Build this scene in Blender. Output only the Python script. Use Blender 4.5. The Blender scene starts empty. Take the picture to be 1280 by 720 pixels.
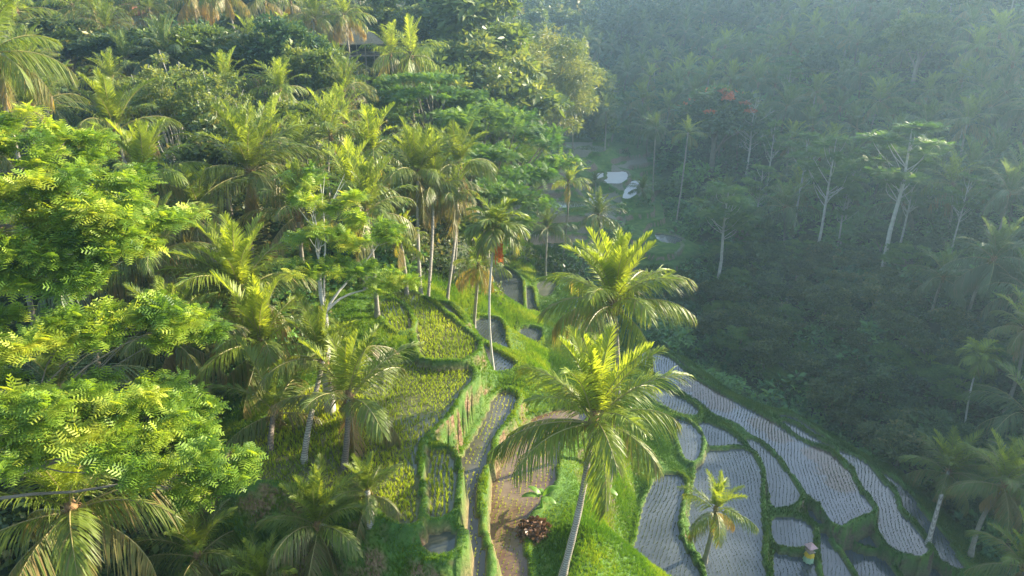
import bpy, math
import numpy as np
from math import radians, sin, cos, pi
rng = np.random.default_rng(11)
S = bpy.context.scene
COL = S.collection

# ------------------------------------------------------------------ camera
F = 865.0                      # focal length in pixels of a 1280 wide frame
PITCH = radians(22.0)
cam = bpy.data.cameras.new('camera')
cam.sensor_width = 36.0
cam.lens = F / 1280 * 36.0
cam.clip_start = 0.5
cam.clip_end = 5000
cam_o = bpy.data.objects.new('camera', cam)
COL.objects.link(cam_o)
cam_o.location = (0, 0, 0)
cam_o.rotation_euler = (radians(90) - PITCH, 0, 0)
S.camera = cam_o

# ------------------------------------------------------------------ world, sun, exposure
SUN_EL, SUN_AZ = radians(22.0), radians(64.0)     # azimuth clockwise from +Y
SDIR = np.array([sin(SUN_AZ) * cos(SUN_EL), cos(SUN_AZ) * cos(SUN_EL), sin(SUN_EL)])
w = bpy.data.worlds.new('World')
S.world = w
w.use_nodes = True
nt = w.node_tree
nt.nodes.clear()
sky = nt.nodes.new('ShaderNodeTexSky')
sky.sky_type = 'NISHITA'
sky.sun_disc = False
sky.sun_elevation = SUN_EL
sky.sun_rotation = SUN_AZ
sky.air_density = 1.2
sky.dust_density = 1.5
bg = nt.nodes.new('ShaderNodeBackground')
bg.inputs['Strength'].default_value = 0.12
out = nt.nodes.new('ShaderNodeOutputWorld')
nt.links.new(sky.outputs[0], bg.inputs[0])
nt.links.new(bg.outputs[0], out.inputs[0])
sl = bpy.data.lights.new('sun', 'SUN')
sl.energy = 5.0
sl.angle = radians(0.6)
sl.color = (1.0, 0.87, 0.64)
so = bpy.data.objects.new('sun', sl)
COL.objects.link(so)
so.rotation_euler = (radians(90) - SUN_EL, 0, -SUN_AZ + pi)   # lamp's -Z points away from the sun
from mathutils import Vector
so.rotation_euler = Vector(SDIR).to_track_quat('Z', 'Y').to_euler()
so.location = (60, 40, 60)
S.view_settings.view_transform = 'Standard'
S.view_settings.look = 'None'
S.view_settings.exposure = 1.9
S.view_settings.gamma = 1.0
cy = S.cycles
cy.use_denoising = True
cy.denoising_prefilter = 'ACCURATE'
cy.max_bounces = 6
cy.diffuse_bounces = 3
cy.glossy_bounces = 2
cy.transmission_bounces = 3
cy.volume_bounces = 1
cy.transparent_max_bounces = 4
cy.sample_clamp_indirect = 6
cy.use_adaptive_sampling = False
HAZE_DENSITY = 0.0007

# ------------------------------------------------------------------ helpers
CP, SP = cos(PITCH), sin(PITCH)
def U(px, py, z=None, t=None, Y=None):
    a = (px - 640) / F
    b = (360 - py) / F
    d = np.array([a, CP + b * SP, -SP + b * CP])
    if z is not None: k = z / d[2]
    elif t is not None: k = t
    else: k = Y / d[1]
    return d * k
def PR(x, y, z):
    t = y * CP - z * SP
    u = y * SP + z * CP
    t = np.where(np.abs(t) < 1e-3, 1e-3, t)
    return 640 + F * x / t, 360 - F * u / t, t

class MB:
    """collects vertices and quads with a material index and a 0..1 value per face"""
    def __init__(s): s.V = []; s.Q = []; s.M = []; s.R = []; s.n = 0
    def add(s, V, Q, m=0, r=0.5):
        V = np.asarray(V, float).reshape(-1, 3); Q = np.asarray(Q, int).reshape(-1, 4)
        s.V.append(V); s.Q.append(Q + s.n); s.n += len(V)
        s.M.append(np.full(len(Q), m) if np.isscalar(m) else np.asarray(m))
        s.R.append(np.full(len(Q), r, float) if np.isscalar(r) else np.asarray(r, float))
        return s
    def box(s, c, h, m=0, r=0.5, rz=0.0):
        x, y, z = h
        V = np.array([[i * x, j * y, k * z] for k in (-1, 1) for j in (-1, 1) for i in (-1, 1)], float)
        ca, sa = cos(rz), sin(rz)
        V = V @ np.array([[ca, sa, 0], [-sa, ca, 0], [0, 0, 1]]) + np.asarray(c, float)
        return s.add(V, [[0, 2, 3, 1], [4, 5, 7, 6], [0, 1, 5, 4], [2, 6, 7, 3], [0, 4, 6, 2], [1, 3, 7, 5]], m, r)
    def mesh(s, name, mats, smooth=False):
        me = bpy.data.meshes.new(name)
        V = np.concatenate(s.V).astype(np.float32); Q = np.concatenate(s.Q).astype(np.int32)
        me.vertices.add(len(V)); me.vertices.foreach_set('co', V.ravel())
        me.loops.add(Q.size); me.loops.foreach_set('vertex_index', Q.ravel())
        me.polygons.add(len(Q))
        me.polygons.foreach_set('loop_start', np.arange(0, Q.size, 4, dtype=np.int32))
        me.polygons.foreach_set('material_index', np.concatenate(s.M).astype(np.int32))
        if smooth: me.polygons.foreach_set('use_smooth', np.ones(len(Q), bool))
        else: me.polygons.foreach_set('use_smooth', np.zeros(len(Q), bool))
        at = me.attributes.new('rnd', 'FLOAT', 'FACE')
        at.data.foreach_set('value', np.clip(np.concatenate(s.R), 0, 1).astype(np.float32))
        for m in mats: me.materials.append(m)
        me.update(calc_edges=True)
        return me
    def build(s, name, mats, parent=None, smooth=False):
        return link(name, s.mesh(name, mats, smooth), parent)
def link(name, data, parent=None, loc=(0, 0, 0), rot=(0, 0, 0), sc=1.0):
    o = bpy.data.objects.new(name, data)
    COL.objects.link(o)
    if parent is not None: o.parent = parent
    o.location = loc; o.rotation_euler = rot
    o.scale = (sc, sc, sc) if np.isscalar(sc) else sc
    return o
def tag(o, label=None, cat=None, group=None, kind=None):
    if label: o['label'] = label
    if cat: o['category'] = cat
    if group: o['group'] = group
    if kind: o['kind'] = kind
    return o

def tube(path, rad, sides=7):
    P = np.asarray(path, float); n = len(P)
    rad = np.broadcast_to(np.asarray(rad, float), (n,))
    T = np.gradient(P, axis=0); T /= np.linalg.norm(T, axis=1)[:, None] + 1e-9
    ref = np.array([0, 0, 1.0]) if abs(T[:, 2]).mean() < 0.8 else np.array([1.0, 0, 0])
    A = np.cross(T, ref); A /= np.linalg.norm(A, axis=1)[:, None] + 1e-9
    B = np.cross(T, A)
    an = np.linspace(0, 2 * pi, sides, endpoint=False)
    V = P[:, None] + rad[:, None, None] * (A[:, None] * np.cos(an)[None, :, None] + B[:, None] * np.sin(an)[None, :, None])
    V = V.reshape(-1, 3)
    Q = []
    for i in range(n - 1):
        for j in range(sides):
            k = (j + 1) % sides
            Q.append([i * sides + j, i * sides + k, (i + 1) * sides + k, (i + 1) * sides + j])
    return V, np.array(Q)

def norm(a): return a / (np.linalg.norm(a, axis=-1, keepdims=True) + 1e-9)
def frames(X, Zhint):
    """rotation frames whose first axis is X and whose third is near Zhint"""
    X = norm(X); Yv = norm(np.cross(Zhint, X)); Z = np.cross(X, Yv)
    return np.stack([X, Yv, Z], axis=2)
def scatter(mb, tpl, P, M, sc, m=0, r=None):
    TV, TQ, TR = tpl
    n = len(P)
    if n == 0: return
    sc = np.broadcast_to(np.asarray(sc, float), (n,))
    V = np.einsum('nij,kj->nki', M, TV) * sc[:, None, None] + P[:, None]
    Q = TQ[None] + (np.arange(n) * len(TV))[:, None, None]
    if r is None: r = rng.random(n)
    R_ = np.clip(np.asarray(r)[:, None] + TR[None], 0, 1)
    mb.add(V.reshape(-1, 3), Q.reshape(-1, 4), m, R_.ravel())

# ---- leaf templates (unit sized)
def tpl_leaf():
    V = [[0, 0, 0], [.5, .24, .05], [1, 0, -.08], [.5, -.24, .05]]
    return np.array(V, float), np.array([[0, 1, 2, 3]]), np.zeros(1)
def tpl_twig(n=5, seed=0, asp=.22, spread=.9):
    g = np.random.default_rng(seed); V = []; Q = []; r = []
    for i in range(n):
        a = g.uniform(-spread, spread) * 1.6; e = g.uniform(-.5, .7)
        d = np.array([cos(a) * cos(e), sin(a) * cos(e), sin(e)]); s = np.array([-sin(a), cos(a), g.uniform(-.5, .5)])
        o = d * g.uniform(0, .25) + np.array([g.uniform(-.2, .4), 0, 0]); L = g.uniform(.45, .8)
        b = len(V)
        V += [o, o + d * L * .5 + s * asp * L, o + d * L + np.array([0, 0, -.1 * L]), o + d * L * .5 - s * asp * L]
        Q.append([b, b + 1, b + 2, b + 3]); r.append(g.uniform(-.15, .15))
    return np.array(V), np.array(Q), np.array(r)
def tpl_feather(pairs=5):
    """a compound feathery leaf: a drooping stalk with paired narrow leaflets"""
    V = []; Q = []; r = []
    for i in range(pairs):
        u = (i + .6) / pairs
        p = np.array([u, 0, .12 * u - .38 * u * u]); L = .40 * sin(pi * (.18 + .72 * u)) ** .8
        for s in (-1, 1):
            d = np.array([.35, s * .93, -.22]); b = len(V); wv = np.array([.05, 0, .0])
            V += [p - wv, p + wv, p + d * L + wv * .8, p + d * L - wv * .8]
            Q.append([b, b + 1, b + 2, b + 3] if s < 0 else [b, b + 3, b + 2, b + 1]); r.append(.12 * u)
    b = len(V); V += [[0, -.02, 0], [0, .02, 0], [1, .02, -.26], [1, -.02, -.26]]; Q.append([b, b + 1, b + 2, b + 3]); r.append(.2)
    return np.array(V, float), np.array(Q), np.array(r)
def tpl_tuft(n=6, seed=0, wd=.045, lean=.45):
    g = np.random.default_rng(seed); V = []; Q = []; r = []
    for i in range(n):
        a = g.uniform(0, 2 * pi); l = g.uniform(.2, 1) * lean; h = g.uniform(.6, 1)
        c, s_ = cos(a), sin(a); o = np.array([c, s_, 0]) * g.uniform(0, .08)
        d = np.array([c * l, s_ * l, 0]); ww = np.array([-s_, c, 0]) * wd; b = len(V)
        V += [o - ww, o + ww, o + d * 1.0 + [0, 0, h] + ww * .35, o + d * 1.0 + [0, 0, h] - ww * .35]
        Q.append([b, b + 1, b + 2, b + 3]); r.append(g.uniform(-.2, .2))
    return np.array(V), np.array(Q), np.array(r)
TW = [tpl_twig(5, s) for s in range(4)]
TW3 = [tpl_twig(3, 10 + s, .3) for s in range(4)]
TWN = [tpl_twig(6, 20 + s, .09, .7) for s in range(3)]
FEA = tpl_feather()
TUF = [tpl_tuft(7, s) for s in range(3)]
RICE = [tpl_tuft(7, 5 + s, .075, .5) for s in range(3)]
LEAF = tpl_leaf()

# ------------------------------------------------------------------ materials
def newmat(name):
    m = bpy.data.materials.new(name); m.use_nodes = True
    n = m.node_tree; n.nodes.clear()
    o = n.nodes.new('ShaderNodeOutputMaterial')
    return m, n, o
def ramp(n, fac, stops):
    r = n.nodes.new('ShaderNodeValToRGB')
    e = r.color_ramp.elements
    e[0].position, e[0].color = stops[0][0], (*stops[0][1], 1)
    e[1].position, e[1].color = stops[-1][0], (*stops[-1][1], 1)
    for p, c in stops[1:-1]:
        x = e.new(p); x.color = (*c, 1)
    n.links.new(fac, r.inputs[0]); return r.outputs[0]
def math_(n, op, a, b=0.0, clamp=False):
    m = n.nodes.new('ShaderNodeMath'); m.operation = op; m.use_clamp = clamp
    for i, v in enumerate((a, b)):
        if isinstance(v, (int, float)): m.inputs[i].default_value = v
        else: n.links.new(v, m.inputs[i])
    return m.outputs[0]
def mixc(n, fac, a, b):
    m = n.nodes.new('ShaderNodeMix'); m.data_type = 'RGBA'
    for i, v in ((0, fac), (6, a), (7, b)):
        if isinstance(v, tuple): m.inputs[i].default_value = (*v, 1)
        elif isinstance(v, (int, float)): m.inputs[i].default_value = v
        else: n.links.new(v, m.inputs[i])
    return m.outputs[2]
def noise(n, scale, detail=3, coord='Object', rough=.55):
    tc = n.nodes.new('ShaderNodeTexCoord'); t = n.nodes.new('ShaderNodeTexNoise')
    t.inputs['Scale'].default_value = scale; t.inputs['Detail'].default_value = detail
    t.inputs['Roughness'].default_value = rough
    if coord == 'World':
        g = n.nodes.new('ShaderNodeNewGeometry'); n.links.new(g.outputs['Position'], t.inputs['Vector'])
    else: n.links.new(tc.outputs[coord], t.inputs['Vector'])
    return t.outputs[0]
def leafmat(name, stops, trans=.35, rough=.42, tcol=1.5, var=.22, spec=.35):
    m, n, o = newmat(name)
    a = n.nodes.new('ShaderNodeAttribute'); a.attribute_name = 'rnd'
    oi = n.nodes.new('ShaderNodeObjectInfo')
    f = math_(n, 'ADD', a.outputs['Fac'], math_(n, 'MULTIPLY', math_(n, 'SUBTRACT', oi.outputs['Random'], .5), var))
    f = math_(n, 'ADD', f, math_(n, 'MULTIPLY', math_(n, 'SUBTRACT', noise(n, .6, 2, 'World'), .5), .35), True)
    c = ramp(n, f, stops)
    p = n.nodes.new('ShaderNodeBsdfPrincipled')
    n.links.new(c, p.inputs['Base Color']); p.inputs['Roughness'].default_value = rough
    p.inputs['Specular IOR Level'].default_value = spec
    t = n.nodes.new('ShaderNodeBsdfTranslucent')
    tc = mixc(n, 1.0, c, c)
    mm = n.nodes.new('ShaderNodeMix'); mm.data_type = 'RGBA'; mm.blend_type = 'MULTIPLY'; mm.inputs[0].default_value = 1
    n.links.new(c, mm.inputs[6]); mm.inputs[7].default_value = (1.25 * tcol, 1.15 * tcol, .45 * tcol, 1)
    n.links.new(mm.outputs[2], t.inputs[0])
    x = n.nodes.new('ShaderNodeMixShader'); x.inputs[0].default_value = trans
    n.links.new(p.outputs[0], x.inputs[1]); n.links.new(t.outputs[0], x.inputs[2])
    n.links.new(x.outputs[0], o.inputs[0])
    return m
def plain(name, stops, scale=3., rough=.8, bump=.3, coord='Object', detail=5, bscale=None, spec=.3):
    m, n, o = newmat(name)
    ns = noise(n, scale, detail, coord)
    p = n.nodes.new('ShaderNodeBsdfPrincipled')
    n.links.new(ramp(n, ns, stops), p.inputs['Base Color']); p.inputs['Roughness'].default_value = rough
    p.inputs['Specular IOR Level'].default_value = spec
    if bump:
        b = n.nodes.new('ShaderNodeBump'); b.inputs['Strength'].default_value = bump; b.inputs['Distance'].default_value = .05
        n.links.new(noise(n, bscale or scale * 3, 4, coord), b.inputs['Height']); n.links.new(b.outputs[0], p.inputs['Normal'])
    n.links.new(p.outputs[0], o.inputs[0])
    return m

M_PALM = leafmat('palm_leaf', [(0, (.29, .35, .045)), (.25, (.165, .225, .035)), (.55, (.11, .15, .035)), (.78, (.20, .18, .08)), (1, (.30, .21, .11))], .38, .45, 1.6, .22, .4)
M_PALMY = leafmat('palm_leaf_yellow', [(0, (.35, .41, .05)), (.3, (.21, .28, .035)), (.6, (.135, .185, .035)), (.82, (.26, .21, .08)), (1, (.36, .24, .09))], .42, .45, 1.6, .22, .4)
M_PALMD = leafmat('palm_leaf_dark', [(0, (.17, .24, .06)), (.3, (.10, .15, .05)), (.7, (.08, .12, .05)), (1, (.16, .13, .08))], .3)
M_RACH = leafmat('palm_midrib', [(0, (.30, .30, .09)), (.5, (.26, .22, .09)), (1, (.27, .18, .09))], .05)
M_FEATH = leafmat('feathery_leaf', [(0, (.06, .13, .02)), (.4, (.15, .26, .03)), (.8, (.28, .38, .045)), (1, (.42, .44, .06))], .42, .5, 1.5)
M_UMB = leafmat('umbrella_tree_leaf', [(0, (.035, .09, .02)), (.5, (.07, .16, .03)), (1, (.15, .24, .05))], .38, .5)
M_BROAD = leafmat('broad_leaf', [(0, (.03, .06, .02)), (.5, (.06, .10, .028)), (.85, (.11, .15, .04)), (1, (.22, .20, .08))], .28)
M_OLIVE = leafmat('olive_leaf', [(0, (.06, .10, .025)), (.5, (.12, .18, .04)), (1, (.24, .27, .08))], .35)
M_GOLD = leafmat('bamboo_leaf', [(0, (.09, .14, .035)), (.5, (.17, .21, .055)), (1, (.28, .28, .08))], .35)
M_DARKB = leafmat('dark_leaf', [(0, (.025, .06, .03)), (.6, (.06, .12, .045)), (1, (.13, .20, .07))], .28)
M_BUSH = leafmat('undergrowth_leaf', [(0, (.02, .07, .03)), (.5, (.065, .17, .06)), (1, (.15, .29, .08))], .3)
M_RED = leafmat('red_flower', [(0, (.32, .09, .05)), (1, (.60, .20, .10))], .3, var=.1)
M_GRASS = leafmat('grass_blade', [(0, (.05, .13, .012)), (.5, (.12, .23, .018)), (1, (.28, .33, .03))], .4)
M_GRASSD = leafmat('shade_toned_grass_blade', [(0, (.03, .085, .018)), (.5, (.055, .13, .022)), (1, (.13, .19, .035))], .3)  # darker copy of the grass, valley shade put into its colour
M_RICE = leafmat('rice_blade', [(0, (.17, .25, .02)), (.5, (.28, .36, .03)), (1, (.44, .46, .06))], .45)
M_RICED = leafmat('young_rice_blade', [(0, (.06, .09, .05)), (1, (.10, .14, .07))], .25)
M_BANANA = leafmat('banana_leaf', [(0, (.10, .22, .03)), (1, (.20, .34, .06))], .4)
M_DRY = leafmat('dry_leaf', [(0, (.11, .06, .035)), (1, (.24, .14, .09))], .1)

def trunkmat(name, a, b, rings=True, scale=3.2):
    m, n, o = newmat(name)
    tc = n.nodes.new('ShaderNodeTexCoord')
    wv = n.nodes.new('ShaderNodeTexWave'); wv.bands_direction = 'Z'; wv.inputs['Scale'].default_value = scale
    wv.inputs['Distortion'].default_value = 3.0; wv.inputs['Detail'].default_value = 2
    n.links.new(tc.outputs['Object'], wv.inputs['Vector'])
    ns = noise(n, 2.2, 5)
    f = math_(n, 'ADD', math_(n, 'MULTIPLY', wv.outputs['Fac'], .45 if rings else .1), math_(n, 'MULTIPLY', ns, .75), True)
    p = n.nodes.new('ShaderNodeBsdfPrincipled'); p.inputs['Roughness'].default_value = .85
    n.links.new(ramp(n, f, [(.2, a), (.8, b)]), p.inputs['Base Color'])
    bp = n.nodes.new('ShaderNodeBump'); bp.inputs['Strength'].default_value = .5; bp.inputs['Distance'].default_value = .04
    n.links.new(f, bp.inputs['Height']); n.links.new(bp.outputs[0], p.inputs['Normal'])
    n.links.new(p.outputs[0], o.inputs[0]); return m
M_TRUNK = trunkmat('palm_bark', (.10, .085, .065), (.36, .33, .27))
M_TRUNKD = trunkmat('dark_palm_bark', (.05, .04, .03), (.17, .14, .11))
M_BARK = trunkmat('pale_bark', (.30, .28, .24), (.68, .66, .60), False)
M_BARKG = trunkmat('grey_bark', (.14, .12, .09), (.33, .29, .23), False)
M_BARKB = trunkmat('brown_bark', (.12, .085, .05), (.30, .23, .15), False)
M_NUT = plain('coconut_husk', [(.3, (.10, .12, .02)), (.7, (.30, .22, .05))], 4)
M_FIBRE = plain('palm_fibre', [(.3, (.12, .07, .035)), (.7, (.34, .21, .10))], 6, .9, .8)
M_ARECA = plain('areca_fruit', [(.3, (.65, .10, .015)), (.7, (.85, .28, .03))], 8, .5, .2)

# terrain material: earth on steep faces, grass or dark litter elsewhere
def ground_mat():
    m, n, o = newmat('hillside_ground')
    g = n.nodes.new('ShaderNodeNewGeometry'); sx = n.nodes.new('ShaderNodeSeparateXYZ'); n.links.new(g.outputs['Normal'], sx.inputs[0])
    at = n.nodes.new('ShaderNodeAttribute'); at.attribute_name = 'zone'
    sz = n.nodes.new('ShaderNodeSeparateColor'); n.links.new(at.outputs['Color'], sz.inputs[0])
    n1 = noise(n, .9, 5, 'World'); n2 = noise(n, 6, 4, 'World')
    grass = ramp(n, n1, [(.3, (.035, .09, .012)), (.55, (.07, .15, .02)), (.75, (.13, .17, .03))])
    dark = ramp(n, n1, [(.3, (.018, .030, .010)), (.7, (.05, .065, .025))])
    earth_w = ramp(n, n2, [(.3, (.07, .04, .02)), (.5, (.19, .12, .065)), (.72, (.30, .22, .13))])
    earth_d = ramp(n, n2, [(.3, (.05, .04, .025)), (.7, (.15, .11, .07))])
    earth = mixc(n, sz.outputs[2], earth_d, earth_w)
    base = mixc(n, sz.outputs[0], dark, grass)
    st = math_(n, 'ADD', sx.outputs[2], math_(n, 'MULTIPLY', math_(n, 'SUBTRACT', n1, .5), .7))
    steep = n.nodes.new('ShaderNodeMapRange'); steep.clamp = True
    for k, v in ((1, .62), (2, .78), (3, 1.0), (4, 0.0)): steep.inputs[k].default_value = v
    n.links.new(st, steep.inputs[0])
    f = math_(n, 'MULTIPLY', steep.outputs[0], sz.outputs[0])
    n3 = noise(n, .55, 3, 'World')
    f = math_(n, 'MULTIPLY', f, ramp(n, n3, [(.46, (0.04, 0.04, 0.04)), (.60, (1, 1, 1))]))
    f = math_(n, 'MAXIMUM', f, sz.outputs[1])
    base = mixc(n, math_(n, 'MULTIPLY', at.outputs['Alpha'], sz.outputs[2]), base, ramp(n, n2, [(.3, (.13, .125, .10)), (.7, (.22, .23, .17))]))
    fs = n.nodes.new('ShaderNodeMapRange'); fs.clamp = True
    for k, v in ((1, .60), (2, .78), (3, 1.0), (4, 0.0)): fs.inputs[k].default_value = v
    n.links.new(sx.outputs[2], fs.inputs[0])
    f = math_(n, 'MAXIMUM', f, math_(n, 'MULTIPLY', fs.outputs[0], at.outputs['Alpha']))
    earth = mixc(n, at.outputs['Alpha'], earth, ramp(n, n2, [(.3, (.09, .07, .05)), (.7, (.24, .18, .13))]))
    c = mixc(n, f, base, earth)
    p = n.nodes.new('ShaderNodeBsdfPrincipled'); p.inputs['Roughness'].default_value = .95
    n.links.new(c, p.inputs['Base Color'])
    bp = n.nodes.new('ShaderNodeBump'); bp.inputs['Strength'].default_value = .7; bp.inputs['Distance'].default_value = .12
    n.links.new(noise(n, 3.5, 6, 'World'), bp.inputs['Height']); n.links.new(bp.outputs[0], p.inputs['Normal'])
    n.links.new(p.outputs[0], o.inputs[0]); return m
def water_mat(name, mud_a, mud_b, blob=None, rough=.06):
    m, n, o = newmat(name)
    n1 = noise(n, .5, 5, 'World'); n2 = noise(n, 5, 4, 'World')
    c = ramp(n, n1, [(.32, mud_a), (.68, mud_b)])
    if blob is not None:
        g = n.nodes.new('ShaderNodeNewGeometry'); tot = None
        for (bx, by, bz, br) in blob:
            d = n.nodes.new('ShaderNodeVectorMath'); d.operation = 'DISTANCE'
            n.links.new(g.outputs['Position'], d.inputs[0]); d.inputs[1].default_value = (bx, by, bz)
            v = math_(n, 'SUBTRACT', 1.0, math_(n, 'DIVIDE', d.outputs['Value'], br), True)
            tot = v if tot is None else math_(n, 'MAXIMUM', tot, v)
        tot = math_(n, 'MULTIPLY', math_(n, 'POWER', tot, .6), 1.0)
        k = math_(n, 'ADD', math_(n, 'MULTIPLY', tot, .62), math_(n, 'MULTIPLY', noise(n, 1.1, 9, 'World', .72), .9))
        mr = n.nodes.new('ShaderNodeMapRange'); mr.clamp = True
        for q, v in ((1, .74), (2, .84)): mr.inputs[q].default_value = v
        n.links.new(k, mr.inputs[0])
        mask = math_(n, 'MULTIPLY', mr.outputs[0], math_(n, 'GREATER_THAN', tot, .02))
        c = mixc(n, mask, c, ramp(n, n2, [(.3, (.05, .035, .03)), (.7, (.11, .08, .065))]))
    p = n.nodes.new('ShaderNodeBsdfPrincipled'); n.links.new(c, p.inputs['Base Color'])
    p.inputs['IOR'].default_value = 1.33; p.inputs['Roughness'].default_value = rough
    p.inputs['Coat Weight'].default_value = .6; p.inputs['Coat Roughness'].default_value = .02; p.inputs['Coat IOR'].default_value = 1.33
    bp = n.nodes.new('ShaderNodeBump'); bp.inputs['Strength'].default_value = .25; bp.inputs['Distance'].default_value = .02
    n.links.new(noise(n, 9, 4, 'World'), bp.inputs['Height']); n.links.new(bp.outputs[0], p.inputs['Normal'])
    n.links.new(p.outputs[0], o.inputs[0]); return m

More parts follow.
